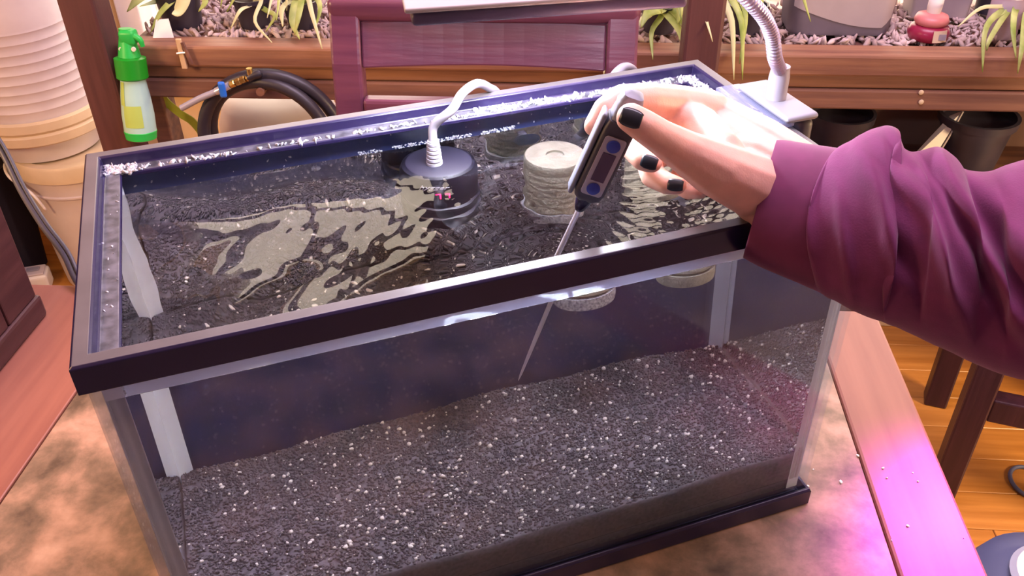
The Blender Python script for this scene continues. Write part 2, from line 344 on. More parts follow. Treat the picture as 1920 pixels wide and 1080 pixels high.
for i, (x0, x1, lab, y0) in enumerate(((-0.648, -0.581, 'dark maroon upright post beside the green spray bottle', 1.155), (0.430, 0.492, 'dark maroon upright post between spider plants, behind the clip lamp', 1.105))):
    po = thing('wooden_post', lab, 'post', ((x0 + x1) / 2, y0 + .03, 0), 0, 'upright posts at the shelf')
    part('shaft', po, (x0, y0, 0.012), (x1, y0 + .06, 2.3), M['postwood'], 0.006)
    part('foot', po, (x0 - .01, y0 - .01, 0.0), (x1 + .01, y0 + .067, 0.03), M['postwood'], 0.004)
# ------------------------------------------------------------------ plants and pots on the shelf
SHZ = 0.7925
def blade(root, pts, w, pale=False):
    P = spline(pts, 5); T = np.gradient(P, axis=0); T /= np.linalg.norm(T, axis=1)[:, None]
    view = np.array([0, -0.8, 0.6]); mb = MB(); n = len(P); vs = []; fs = []
    for i in range(n):
        s = np.cross(T[i], view); s /= (np.linalg.norm(s) + 1e-9); u = i / (n - 1); ww = w * (0.55 + 0.45 * min(1, u * 5)) * (1 - u ** 3) + 0.0006
        nn = np.cross(s, T[i]); vs += [P[i] - s * ww, P[i] - nn * ww * .35, P[i] + s * ww]
    for i in range(n - 1):
        for k in (0, 1): fs.append((3 * i + k, 3 * i + k + 1, 3 * i + 3 + k + 1, 3 * i + 3 + k))
    mb.add(vs, fs); o = obj('leaf', mb, M['leafpale'] if pale else M['leaf'], root, True, 180, fix=False)
    sd = o.modifiers.new('t', 'SOLIDIFY'); sd.thickness = 0.0008; sd.offset = 0
    return o
def pot(root, r, h, m, soil=True):
    obj('pot', MB().lathe([(r * .76, 0), (r * .95, h * .86), (r * 1.04, h * .86), (r * 1.06, h), (r * .96, h), (r * .92, h * .85), (r * .7, h * .84)], 28), m, root, True, 30)
    if soil: obj('soil', MB().lathe([(r * .9, h * .80), (r * .88, h * .88)], 24), M['soil'], root)
def spider(label, x, y, r, h, m, leaves, group='potted plants on the shelf', seed=1, extra=8, hgt=.10):
    t = thing('potted_plant', label, 'plant', (x, y, SHZ + .0005), 0, group); pot(t, r, h, m); rg = random.Random(seed); c = np.array([0, 0, h * .85])
    for pts, w, pale in leaves: blade(t, [c] + [rel(p, t) for p in pts], w, pale)
    for k in range(extra):
        a = rg.uniform(-PI, PI); L = rg.uniform(.05, .11); u = np.array([math.cos(a), math.sin(a), 0])
        blade(t, [c, c + u * L * .35 + np.array([0, 0, hgt * rg.uniform(.7, 1.1)]), c + u * L * .8 + np.array([0, 0, hgt * .8]), c + u * L * 1.25 + np.array([0, 0, hgt * rg.uniform(-.1, .4)])], rg.uniform(.004, .006), k % 3 == 0)
    return t
Y3 = 1.30
def q(x, y, Y=Y3): return atY(x, y, Y)
p1 = spider('plant with broad green leaves in a tall black pot beside the left post', *q(352, 78)[:2], .046, .10, M['blackpot'],
       [([q(330, -10, 1.27), q(300, 25, 1.25), q(282, 62, 1.24)], .006, False), ([q(320, -15), q(300, 0), q(262, 12, 1.24)], .011, False), ([q(300, -25), q(262, -5, 1.25), q(238, 22, 1.24)], .013, False), ([q(345, -12, 1.26), q(335, 20, 1.245), q(322, 26, 1.24)], .014, True), ([q(365, -20), q(385, 0, 1.25), q(372, 22, 1.24)], .008, False)], seed=3, extra=4)
tgp = thing('plant_tag', 'white card tag leaning on the tall black pot', 'tag', tuple(q(305, 68, 1.232)), 0)
obj('card', MB().add([(-.018, -.004, -.003), (.022, -.003, -.006), (.012, .014, .028), (-.012, .014, .026), (-.018, -.0025, -.003), (.022, -.0015, -.006), (.012, .0155, .028), (-.012, .0155, .026)], [(0, 1, 2, 3), (4, 5, 6, 7), (0, 1, 5, 4), (1, 2, 6, 5), (2, 3, 7, 6), (3, 0, 4, 7)]), M['white'], tgp)
spider('spider plant in a small low black pot right of the tall pot', *q(486, 80)[:2], .036, .055, M['blackpot'],
       [([q(470, 10, 1.27), q(450, 20, 1.23), q(432, 55, 1.22)], .004, True), ([q(490, 0, 1.27), q(478, 40, 1.23), q(510, 80, 1.19)], .0035, True), ([q(500, 20, 1.27), q(515, 30, 1.23), q(498, 60, 1.22)], .004, False)], seed=5, extra=7, hgt=.07)
spider('bright green spider plant in a black pot beside the chair back', *q(574, 82)[:2], .034, .05, M['blackpot'],
       [([q(556, 0, 1.26), q(548, 40, 1.22), q(562, 74, 1.2)], .0075, False), ([q(566, -5, 1.26), q(560, 30, 1.21), q(552, 66, 1.2)], .006, False), ([q(575, -10, 1.26), q(586, 30, 1.2), q(604, 92, 1.17)], .0045, True), ([q(590, -5, 1.26), q(600, 15, 1.22), q(592, 50, 1.2)], .005, False), ([q(540, 5, 1.26), q(528, 20, 1.22), q(530, 50, 1.2)], .006, True)], seed=8, extra=8, hgt=.07)
spider('spider plant with arching leaves in a black pot left of the right post', *q(1232, 92)[:2], .036, .05, M['blackpot'],
       [([q(1240, 30, 1.26), q(1222, 60, 1.22), q(1224, 112, 1.18)], .005, False), ([q(1250, 25, 1.26), q(1275, 60, 1.2), q(1288, 118, 1.14)], .007, False), ([q(1262, 20, 1.26), q(1300, 70, 1.17), q(1313, 112, 1.12)], .006, False), ([q(1240, 15, 1.26), q(1215, 25, 1.22), q(1202, 52, 1.2)], .010, False), ([q(1200, 40, 1.22), q(1140, 90, 1.16), q(1132, 140, 1.13)], .005, True), ([q(1260, 5, 1.26), q(1275, 15, 1.22), q(1270, 45, 1.2)], .010, False)], seed=11, extra=9, hgt=.07)
spider('spider plant trailing long leaves over the shelf edge right of the right post', *q(1392, 92)[:2], .034, .05, M['blackpot'],
       [([q(1350, -15, 1.24), q(1372, 40, 1.19), q(1376, 150, 1.16)], .0065, True), ([q(1365, -15, 1.24), q(1390, 40, 1.19), q(1392, 150, 1.16)], .006, False), ([q(1380, -20, 1.24), q(1398, 30, 1.2), q(1386, 120, 1.17)], .005, False), ([q(1355, -20, 1.24), q(1320, 5, 1.13), q(1336, 78, 1.09)], .004, True)], seed=14, extra=3, hgt=.09)
spider('spider plant drooping over the shelf edge at the far right, peach pot', *q(1914, 100, 1.345)[:2], .045, .075, M['peach'],
       [([q(1895, 12, 1.28), q(1850, 50, 1.21), q(1842, 135, 1.17)], .006, False), ([q(1890, 10, 1.28), q(1840, 15, 1.22), q(1796, 50, 1.19)], .0035, True), ([q(1900, 10, 1.28), q(1858, 70, 1.2), q(1850, 95, 1.19)], .005, False), ([q(1910, 8, 1.28), q(1900, 50, 1.2), q(1905, 110, 1.17)], .006, False), ([q(1925, 20, 1.28), q(1916, 90, 1.18), q(1908, 138, 1.17)], .005, False)], seed=17, extra=6, hgt=.07)
jr = thing('glass_jar', 'grey translucent jar beside the peach plant pot', 'jar', (*q(1862, 100, 1.29)[:2], SHZ + .0005)); r = .028
obj('body', MB().lathe([(r * .9, 0), (r, .004), (r, .06), (r * .93, .066), (r * .93, .072), (r * .88, .072), (r * .9, .06), (r * .9, .006)], 28), mat('jar_grey', (0.45, 0.36, 0.44), 0.2), jr, True, 40)
obj('dark_contents', MB().lathe([(r * .89, .0065), (r * .89, .03)], 24), M['soil'], jr)
dk = thing('plant_pot', 'empty dark pot standing behind the glass jar', 'pot', (*q(1838, 80, 1.425)[:2], SHZ + .0005)); pot(dk, .036, .13, M['blackpot'])
# storage bin
c = q(1552, 96, 1.36); bn = thing('storage_bin', 'large two-tone grey plastic bin on the shelf', 'bin', (c[0] - .008, 1.33, SHZ + .0005)); bn.scale = (.84, .84, 1)
mb = MB(); Z = [0, .006, .15, .2]; W_ = [.104, .108, .118, .12]
prof = []
def rrect(hx, hy, r, z, n=6):
    out = []
    for cx, cy_, a0 in ((hx - r, hy - r, 0), (-hx + r, hy - r, PI / 2), (-hx + r, -hy + r, PI), (hx - r, -hy + r, 1.5 * PI)):
        for k in range(n): a = a0 + PI / 2 * k / (n - 1); out.append((cx + r * math.cos(a), cy_ + r * math.sin(a), z))
    return out
def loft(rings, cap=True):
    n = len(rings[0]); mb = MB(); vs = [p for r in rings for p in r]; fs = []
    for i in range(len(rings) - 1):
        for k in range(n): fs.append((i * n + k, i * n + (k + 1) % n, (i + 1) * n + (k + 1) % n, (i + 1) * n + k))
    if cap: fs += [tuple(range(n))[::-1], tuple(range((len(rings) - 1) * n, len(rings) * n))]
    return mb.add(vs, fs)
obj('body', loft([rrect(a, a * .55, .03, z) for a, z in zip(W_, Z)]), M['slate'], bn, True, 50)
fp = []; 
for j in range(25):
    u = j / 24; x = -.112 + .224 * u; zb = .052 - .036 * math.sin(min(1, u * 1.15) * PI / 2) if u < .93 else .016 + (u - .93) * .25
    fp.append((x, zb))
def bin_y(x, z):
    a = np.interp(z, Z, W_); hx, hy, r = a, a * .55, .03; ax = abs(x)
    return -(hy if ax < hx - r else (hy - r) + math.sqrt(max(0, r * r - min(r, ax - hx + r) ** 2)))
mb = MB(); vs = []; fs = []; nz = 10
for x, zb in fp:
    for k in range(nz):
        z = zb + (.194 - zb) * k / (nz - 1); xx = x * np.interp(z, Z, W_) / .12
        for dy in (-.002, .002): vs.append((xx, bin_y(xx, z) + dy, z))
for i in range(24):
    for k in range(nz - 1):
        a_ = (i * nz + k) * 2; b_ = ((i + 1) * nz + k) * 2; fs += [(a_, b_, b_ + 2, a_ + 2), (a_ + 1, a_ + 3, b_ + 3, b_ + 1)]
obj('pale_front', MB().add(vs, fs), M['palegrey'], bn, True, 50, fix=False)
obj('lid', loft([rrect(.126, .072, .032, .2), rrect(.126, .072, .032, .212), rrect(.118, .064, .03, .22)]), M['palegrey'], bn, True, 40)
# bottle, grey box behind it
c = q(1732, 93, 1.275); bt = thing('glue_bottle', 'crimson bottle with white label and yellow cap on the shelf', 'bottle', (c[0], c[1], SHZ + .0005))
bt.scale = (1, 1, .75)
obj('body', MB().lathe([(.030, 0), (.034, .004), (.036, .018), (.032, .030), (.026, .036)], 28), M['red'], bt, True, 50)
obj('shoulder', MB().lathe([(.0262, .0362), (.030, .044), (.026, .056), (.012, .062)], 28), M['pinkp'], bt, True, 50)
obj('neck', MB().lathe([(.0115, .0622), (.0125, .075), (.0125, .096), (.011, .098)], 20), M['white'], bt, True, 40)
obj('cap', MB().lathe([(.0118, .0982), (.0118, .125), (.006, .132), (.004, .15)], 20), M['yellow'], bt, True, 40)
lb = MB(); ns = 9; vs = []; fs = []
for k in range(ns):
    a = -PI / 2 - .1 + .75 * k / (ns - 1)
    for z in (.006, .032): vs.append(((.0355 if z < .02 else .0335) * math.cos(a), (.0375 if z < .02 else .0338) * math.sin(a), z))
for k in range(ns - 1): fs.append((2 * k, 2 * k + 2, 2 * k + 3, 2 * k + 1))
lo_ = obj('label_patch', lb.add(vs, fs), M['cream'], bt, fix=False); sd = lo_.modifiers.new('t', 'SOLIDIFY'); sd.thickness = .0012; sd.offset = 1
obj('square_print', MB().box((.006, -.0375, .012), (.018, -.0368, .026)), M['grey'], bt)
gb = thing('planter_box', 'pale grey square planter behind the crimson bottle', 'planter', (q(1738, 80, 1.41)[0], 1.415, SHZ + .0005))
obj('body', loft([rrect(.052, .032, .008, 0), rrect(.062, .04, .008, .15), rrect(.066, .043, .008, .15), rrect(.066, .043, .008, .165), rrect(.058, .036, .006, .165), rrect(.052, .032, .006, .13)]), M['palegrey'], gb, True, 40)
obj('soil', MB().box((-.045, -.026, .128), (.045, .026, .134)), M['soil'], gb)
# clothes peg on the edge
c = atY(342, 98, SY - .016); cp = thing('clothes_peg', 'small pale wooden peg clipped on the front shelf edge', 'peg', tuple(c))
obj('jaw', MB().bbox((-.006, -.005, -.030), (.004, .001, .026), .0012), M['pine'], cp); obj('jaw', MB().bar((.006, -.004, .02), (.014, -.004, -.02), .005, .006, (0, 1, 0)), M['shelfwood2'], cp); obj('spring', MB().tube([(-.008, -.006, .0), (.008, -.006, .002)], .002, 8), M['steel'], cp, True)
# pots under the shelf on the right
for (x, y, r, h, lab) in ((1580, 228, .062, .115, 'round black pot under the shelf, left of the white sheet'), (1832, 250, .072, .115, 'round black pot under the shelf, right of the white sheet')):
    c = atY(x, y, 1.36); t = thing('plant_pot', lab, 'pot', (c[0], 1.375, .4905), 0, 'empty black pots under the shelf'); pot(t, r, h, M['blackpot'], False)
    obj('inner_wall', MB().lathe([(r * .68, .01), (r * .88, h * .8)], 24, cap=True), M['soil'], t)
c = atY(1752, 262, 1.33); t = thing('plastic_sheet', 'white plastic sheet leaning between the two black pots', 'sheet', (c[0] - .005, 1.35, .4905))
obj('panel', MB().add([(-.05, -.02, 0), (.0, -.025, 0), (.052, .0, .13), (.035, .01, .115), (-.05, -.018, 0), (.0, -.023, 0), (.052, .002, .13), (.035, .012, .115)], [(0, 1, 2, 3), (4, 5, 6, 7), (0, 1, 5, 4), (1, 2, 6, 5), (2, 3, 7, 6), (3, 0, 4, 7)]), M['white'], t)
obj('folded_edge', MB().tube([(0.0, -.026, .002), (.03, -.013, .065), (.052, -.001, .13)], .002, 6), M['palegrey'], t)
# ------------------------------------------------------------------ under-shelf things, left
c = atY(515, 200, 1.5); tb = thing('white_tub', 'pinkish white rounded tub on the floor behind the hose coil', 'tub', (c[0], 1.52, 0))
obj('body', MB().lathe([(.15, 0), (.155, .01), (.145, .35), (.135, .50), (.120, .545), (.09, .56), (.05, .566)], 40), M['bucket'], tb, True, 60)
obj('base_ring', MB().lathe([(.157, .012), (.162, .014), (.162, .03), (.156, .032)], 40, cap=False), M['cream'], tb, True)
# hose coil on a peg
hc_c = atY(510, 262, 1.14); hz = thing('hose_coil', 'black rubber hose hanging in a coil from the shelf', 'hose', tuple(hc_c))
def coil(R, y0, turns, a0, rad):
    pts = []; n = int(turns * 24)
    for k in range(n + 1):
        u = k / n; a = a0 - 2 * PI * turns * u; rr = R * (1 + .06 * math.sin(3.1 * u * turns + 1)); pts.append((rr * math.cos(a) * 1.0, y0 + .022 * math.sin(u * turns * PI), rr * math.sin(a)))
    return pts
obj('hose', MB().tube(coil(.120, 0, 2.9, 1.72, .0085), .0118, 10, sub=2), M['rubber'], hz, True, 180)
pA = rel(atY(484, 141, 1.128), hz)
e = [rel(atY(*p), hz) for p in ((340, 203, 1.11), (376, 184, 1.115), (408, 171, 1.12))]
obj('grey_tube', MB().tube(e, .0058, 10), M['grey'], hz, True, label='grey plastic tube end')
e = [rel(atY(*p), hz) for p in ((405, 172, 1.12), (430, 160, 1.122))]
obj('valve_body', MB().tube(e, .0066, 10), M['steel'], hz, True, label='steel valve body')
vh = MB(); vc = rel(atY(417, 166, 1.112), hz); vh.bbox(vc + np.array((-.007, -.004, -.017)), vc + np.array((.006, .004, .013)), .004)
obj('valve_handle', vh, M['blue'], hz, label='blue valve handle')
for i, (x, y) in enumerate(((437, 157), (447, 153), (456, 149))):
    c0 = rel(atY(x - 5, y + 2, 1.123), hz); c1 = rel(atY(x + 4, y - 1.5, 1.123), hz); ax = c1 - c0
    obj('fitting', MB().lathe([(.0052, 0), (.0062, .001), (.0062, np.linalg.norm(ax) * .85), (.0052, np.linalg.norm(ax))], 6 if i else 12, ax, c0), M['brass'], hz, label='brass fitting')
e = [rel(atY(*p), hz) for p in ((462, 148, 1.124), (469, 143, 1.126), (467, 128, 1.126))]
obj('elbow', MB().tube(e, .0055, 10), M['brass'], hz, True, label='brass elbow')
e = [rel(atY(*p), hz) for p in ((466, 146, 1.126), (474, 142, 1.127), (486, 138, 1.13))] 
obj('hose_end', MB().tube(e + [np.array(coil(.120, 0, 2.9, 1.72, 0)[0])], .0075, 10), M['rubber'], hz, True)
obj('peg', MB().tube([(0.0, -.016, .1), (0.0, .07, .1)], .0075, 10), M['shelfwood2'], hz, True)
st = thing('lime_strap', 'lime green strap hanging under the shelf left of the coil', 'strap', tuple(atY(308, 184, 1.26)))
e = [rel(atY(*p), st) for p in ((300, 172, 1.24), (312, 192, 1.245), (340, 215, 1.24), (362, 230, 1.235), (385, 262, 1.23), (392, 300, 1.23))]
mbs = MB(); P = spline(e, 5); vs = []; fs = []
for p in P: vs += [p + np.array((.007, -.001, .006)), p - np.array((.007, -.001, .006)), p - np.array((.007, -.003, .006)), p + np.array((.007, .001, .006))]
for i in range(len(P) - 1):
    for k in range(4): fs.append((4 * i + k, 4 * i + (k + 1) % 4, 4 * i + 4 + (k + 1) % 4, 4 * i + 4 + k))
obj('webbing', mbs.add(vs, fs), M['strap'], st, True, 40)
# spray bottle hooked on the shelf front
b0 = atY(266, 262, 1.135); b1 = atY(243, 106, 1.160); ax = b1 - b0; L = np.linalg.norm(ax); ax /= L
sp = thing('spray_bottle', 'clear green-topped spray bottle hanging at the left shelf end', 'spray bottle', tuple(b0))
obj('bottle', MB().lathe([(.018, 0), (.0265, .004), (.0285, .02), (.0285, .05), (.0255, .085), (.022, .11), (.024, L * .80), (.0245, L * .83)], 32, ax), M['aqua'], sp, True, 50)
obj('liquid_base', MB().lathe([(.0185, .001), (.0272, .004), (.0291, .018), (.027, .021)], 32, ax, cap=False), M['green'], sp, True, label='green band at the bottom')
obj('collar', MB().lathe([(.0250, L * .745), (.0275, L * .76), (.0275, L * .985), (.020, L)], 32, ax), M['darkgreen'], sp, True, 30, label='dark green collar')
obj('neck', MB().lathe([(.0195, L * 1.002), (.0165, L * 1.12), (.0125, L * 1.26), (.012, L * 1.32)], 24, ax), M['green'], sp, True, 40, label='bright green neck')
hd = rel(atY(240, 70, 1.162), sp)
obj('spray_head', MB().bbox(hd + np.array((-.013, -.012, -.012)), hd + np.array((.016, .012, .014)), .006, seg=3), M['green'], sp, True, 60, label='bright green spray head')
obj('trigger', MB().tube([hd + np.array((.014, -.004, .004)), hd + np.array((.024, -.006, -.002)), hd + np.array((.026, -.006, -.014))], [.006, .005, .004], 10), M['green'], sp, True, label='bright green trigger')
for sx in (-.012, .011):
    c = hd + np.array((sx, -.011, -.017)); obj('cap_ring', MB().lathe([(.004, 0), (.004, .003)], 12, (0, -1, 0), c), M['white'], sp)
u = np.cross(ax, (0, -1, 0)); u /= np.linalg.norm(u); fr = np.cross(u, ax); fr = fr if fr[1] < 0 else -fr
for (z0, z1, a0, a1, mm) in ((.03, .07, -.5, .7, 'lime'), (.07, .112, -.75, -.35, 'lime')):
    vs = []; fs = []
    for j in range(5):
        z = z0 + (z1 - z0) * j / 4; rr = np.interp(z, [0.02, .05, .085, .11], [.0285, .0285, .0255, .022]) + .0006
        for k in range(7):
            a = a0 + (a1 - a0) * k / 6; vs.append(ax * z + rr * (math.sin(a) * u + math.cos(a) * fr))
    for j in range(4):
        for k in range(6): fs.append((j * 7 + k, j * 7 + k + 1, j * 7 + k + 8, j * 7 + k + 7))
    o = obj('label_print', MB().add(vs, fs), M[mm], sp, True, 180, fix=False)
# ------------------------------------------------------------------ buckets on the floor at the left
BX, BY = -0.995, 1.62
lbk = thing('bucket', 'white bucket with a wire handle standing below another bucket', 'bucket', (BX, BY, 0), 0, 'stacked white buckets')
obj('body', MB().lathe([(.118, 0), (.122, .004), (.140, .285), (.140, .29), (.147, .292), (.147, .296), (.143, .298), (.147, .36)], 48), M['bucket'], lbk, True, 40)
obj('lid', MB().lathe([(.149, .335), (.153, .337), (.153, .372), (.148, .378), (.130, .378), (.128, .372)], 48), M['cream'], lbk, True, 40, label='cream lid')
obj('handle', MB().tube([(-.150, -.01, .315), (-.158, -.06, .345), (-.115, -.125, .342), (-.05, -.158, .318), (-.028, -.158, .27)], .0035, 8), M['white'], lbk, True, 180)
ubk = thing('bucket', 'ribbed white bucket upside down with a cream rim, on top of the lower bucket', 'bucket', (BX - .062, BY, .379), 0, 'stacked white buckets')
pr = [(.122, 0.0), (.128, .05), (.150, .052), (.158, .06), (.158, .078), (.152, .082), (.158, .09), (.156, .108), (.147, .112)]
for k in range(9): z = .13 + k * .022; pr += [(.1465 - k * .0016, z), (.1488 - k * .0016, z + .006), (.1465 - k * .0016, z + .012)]
pr += [(.128, .40), (.122, .41)]
obj('body', MB().lathe(pr, 48), M['bucket'], ubk, True, 40)
obj('rim', MB().lathe([(.1505, .0515), (.1605, .058), (.1605, .078), (.154, .083), (.1595, .09), (.1575, .109), (.148, .113)], 48, cap=False), M['cream'], ubk, True, 40, label='cream rim')
ad_ = thing('power_adapter', 'white power adapter on the floor in front of the buckets', 'adapter', tuple(atZ(86, 534, 0) + np.array((0, -.03, 0))), .35)
obj('case', MB().bbox((-.04, -.01, 0), (.03, .05, .05), .008, seg=3), M['white'], ad_); obj('top_panel', MB().bbox((-.034, -.004, .0502), (.024, .044, .056), .003), M['bucket'], ad_); obj('switch', MB().bbox((-.02, .012, .0563), (.012, .030, .060), .0015), M['grey'], ad_)
dbn = thing('black_bin', 'black fabric bin in the dark corner left of the buckets', 'bin', (-1.362, 1.45, 0))
obj('body', loft([rrect(.17, .2, .03, 0), rrect(.19, .22, .03, .36), rrect(.185, .215, .03, .36), rrect(.165, .195, .03, .02)]), mat('black_fabric', (0.012, 0.008, 0.022), 0.9, bump=.2), dbn, True, 40); obj('rim_band', loft([rrect(.192, .222, .032, .33), rrect(.196, .226, .032, .335), rrect(.196, .226, .032, .355), rrect(.192, .222, .032, .36)], False), M['rubber'], dbn, True, 40)
# ================================================================== TABLE
tx0, tsl, tsr, tx1, ty0, ty1 = -0.66, -0.240, 0.529, 0.600, -0.30, 0.492
tbl = thing('table', 'wooden table with a mottled stone-look inlay under the aquarium', 'table', (0.1, 0.1, 0))
part('inlay', tbl, (tsl + .001, ty0, TT - .03), (tsr - .001, ty1, TT), M['tabletile'], .0012, label='mottled stone-look tabletop panel')
part('border', tbl, (tx0, ty0, TT - .03), (tsl - .0005, ty1, TT + .0006), M['border'], .0016); part('border', tbl, (tsr + .0005, ty0, TT - .03), (tx1, ty1, TT + .0006), M['border'], .003)
part('apron', tbl, (tx0 + .06, ty0 + .05, TT - .11), (tx1 - .05, ty0 + .075, TT - .031), M['border']); part('apron', tbl, (tx0 + .06, ty1 - .075, TT - .11), (tx1 - .05, ty1 - .05, TT - .031), M['border'])
for x in (tx0 + .06, tx1 - .12):
    for y in (ty0 + .08, ty1 - .15): part('leg', tbl, (x, y, 0), (x + .065, y + .065, TT - .031), M['darkwood'], .005)
n = 42; P = np.stack([RNG.uniform(.44, .6, n), RNG.uniform(-.2, .3, n), np.full(n, TT + .001)], 1); V, F = scatter(P, RNG.uniform(.0006, .0018, n), (1, 1, .5)); tag(fastmesh('crumbs', V, F, [M['grain']]), 'pale crumbs scattered on the right side of the tabletop', 'crumbs', kind='stuff')
# ------------------------------------------------------------------ dark cabinet at the left table edge
CX = -0.333; cb = thing('cabinet', 'small dark wooden cabinet standing on the left table edge', 'cabinet', (CX - .13, .1, TT + .0008))
part('body', cb, (CX - .27, -.25, TT + .03), (CX - .012, .43, TT + .40), M['cabinet'], .003)
part('base', cb, (CX - .275, -.255, TT + .0008), (CX, .436, TT + .029), M['cabinet'], .004)
part('stile', cb, (CX - .0115, .376, TT + .0295), (CX - .003, .432, TT + .40), M['cabinet'], .002); part('stile', cb, (CX - .0115, -.25, TT + .0295), (CX - .003, -.19, TT + .40), M['cabinet'], .002)
part('rail', cb, (CX - .0115, -.188, TT + .0295), (CX - .003, .374, TT + .06), M['cabinet'], .002); part('rail', cb, (CX - .0115, -.188, TT + .34), (CX - .003, .374, TT + .40), M['cabinet'], .002)
part('panel', cb, (CX - .0118, -.186, TT + .0605), (CX - .0095, .372, TT + .3395), M['black'], .0005, label='black recessed panel')
# ------------------------------------------------------------------ black cable on the left
cbl = [atY(-60, 190, .66), atY(0, 275, .64), atY(40, 355, .60), atY(80, 420, .55), atY(120, 473, .51)]; e2 = atZ(152, 505, TT + .006)
e2[1] = .47; e2[0] = -.30
t = thing('power_cable', 'thick dark grey cable curving down behind the left tank corner', 'cable', tuple(cbl[2]))
obj('cord', MB().tube([rel(p, t) for p in cbl + [e2, e2 + np.array((.10, -.04, 0))]], .0052, 10), M['darkgrey'], t, True, 180)
obj('cord', MB().tube([rel(p, t) + np.array((.008, -.004, .004)) for p in cbl + [e2, e2 + np.array((.10, -.04, 0))]], .0024, 8), M['darkgrey'], t, True, 180)
# ================================================================== CHAIR behind the tank
def rot2(x, y, a): return (x * math.cos(a) - y * math.sin(a), x * math.sin(a) + y * math.cos(a))
ch = thing('dining_chair', 'mahogany dining chair standing behind the aquarium', 'chair', (.125, .64, 0), 0, 'dining chairs')
l = ch.location
def cpart(name, mb, m=None, **k): return obj(name, xform(mb, (1, 0, 0), (0, 1, 0), (0, 0, 1), (-l[0], -l[1], -l[2])), m or M['mahogany'], ch, **k)
for s, x in ((-1, -.065), (1, .318)):
    m_ = MB(); pts = [(x, .80, 0), (x, .80, .45), (x, .83, .70), (x, .86, .90), (x, .885, .985)]
    vs = []; fs = []
    for p in pts:
        wd = .021 if p[2] > .5 else .019
        vs += [(p[0] - wd, p[1] - .016, p[2]), (p[0] + wd, p[1] - .016, p[2]), (p[0] + wd, p[1] + .016, p[2]), (p[0] - wd, p[1] + .016, p[2])]
    for i in range(len(pts) - 1):
        for k in range(4): fs.append((4 * i + k, 4 * i + (k + 1) % 4, 4 * i + 4 + (k + 1) % 4, 4 * i + 4 + k))
    fs += [(3, 2, 1, 0), tuple(range(len(vs) - 4, len(vs)))]
    cpart('back_post', m_.add(vs, fs), bevel=.004)
cpart('top_rail', MB().bbox((-.088, .862, .952), (.341, .900, .985), .010, seg=4), smooth=True, ang=60)
m_ = MB(); vs = []; fs = []
for i in range(13):
    u = i / 12; x = -.0435 + .34 * u; dy = .016 * math.sin(PI * u)
    vs += [(x, .848 + dy, .892), (x, .868 + dy, .892), (x, .888 + dy, .953), (x, .868 + dy, .953)]
for i in range(12):
    for k in range(4): fs.append((4 * i + k, 4 * i + (k + 1) % 4, 4 * i + 4 + (k + 1) % 4, 4 * i + 4 + k))
fs += [(0, 1, 2, 3), tuple(range(48, 52))]
cpart('back_panel', m_.add(vs, fs), bevel=.003)
cpart('lower_rail', MB().bbox((-.0435, .828, .80), (.2965, .852, .853), .005), bevel=0)
cpart('seat', MB().bbox((-.09, .50, .44), (.34, .84, .475), .01, seg=3), smooth=True, ang=60)
for x in (-.08, .30): cpart('leg', MB().bbox((x, .51, 0), (x + .035, .545, .439), .004))
for x in (-.075, .305): cpart('apron', MB().bbox((x, .546, .385), (x + .02, .783, .4395), .003))
# chair on the right, facing the table
a2 = math.radians(-16); lg = (.985, .905); rc = thing('dining_chair', 'dark chair at the right end of the table, its leg over the floor', 'chair', (lg[0], lg[1], 0), a2, 'dining chairs')
for x, y in ((-.022, -.022), (-.022, .28), (.36, -.022), (.36, .28)): obj('leg', MB().bbox((x, y, 0), (x + .046, y + .046, .439 if x < .1 else .95), .004), M['darkwood'], rc)
obj('stretcher', MB().bbox((.0245, -.016, .235), (.3595, .018, .285), .003), M['darkwood'], rc); obj('stretcher', MB().bbox((.0245, .286, .235), (.3595, .32, .285), .003), M['darkwood'], rc)
obj('seat', MB().bbox((-.03, -.03, .44), (.358, .335, .475), .01), M['darkwood'], rc); obj('top_rail', MB().bbox((.365, .0245, .84), (.395, .2795, .94), .006), M['darkwood'], rc)
# blue things at the bottom right
c = atZ(1925, 1100, .26); bb = thing('floor_pail', 'blue grey round pail on the floor at the bottom right corner', 'pail', (c[0] + .035, c[1] - .005, 0))
obj('body', MB().lathe([(.095, 0), (.10, .005), (.115, .235), (.105, .26), (.07, .272), (.04, .275)], 40), M['bluegrey'], bb, True, 60); obj('rim', MB().lathe([(.060, .2755), (.064, .284), (.056, .29), (.048, .284)], 40), M['paleblue'], bb, True, 60)
c = atZ(1930, 905, 0.004); lp = thing('blue_loop', 'blue grey cord loop lying on the wooden floor', 'loop', (c[0], c[1], .0045))
obj('cord', MB().tube([(.034 * math.cos(a) , .042 * math.sin(a), 0) for a in np.linspace(0, 2 * PI, 25)], .0042, 8, sub=2), M['bluegrey'], lp, True, 180); obj('knot', MB().bbox((.028, -.008, -.0042), (.044, .008, .006), .003), M['bluegrey'], lp)
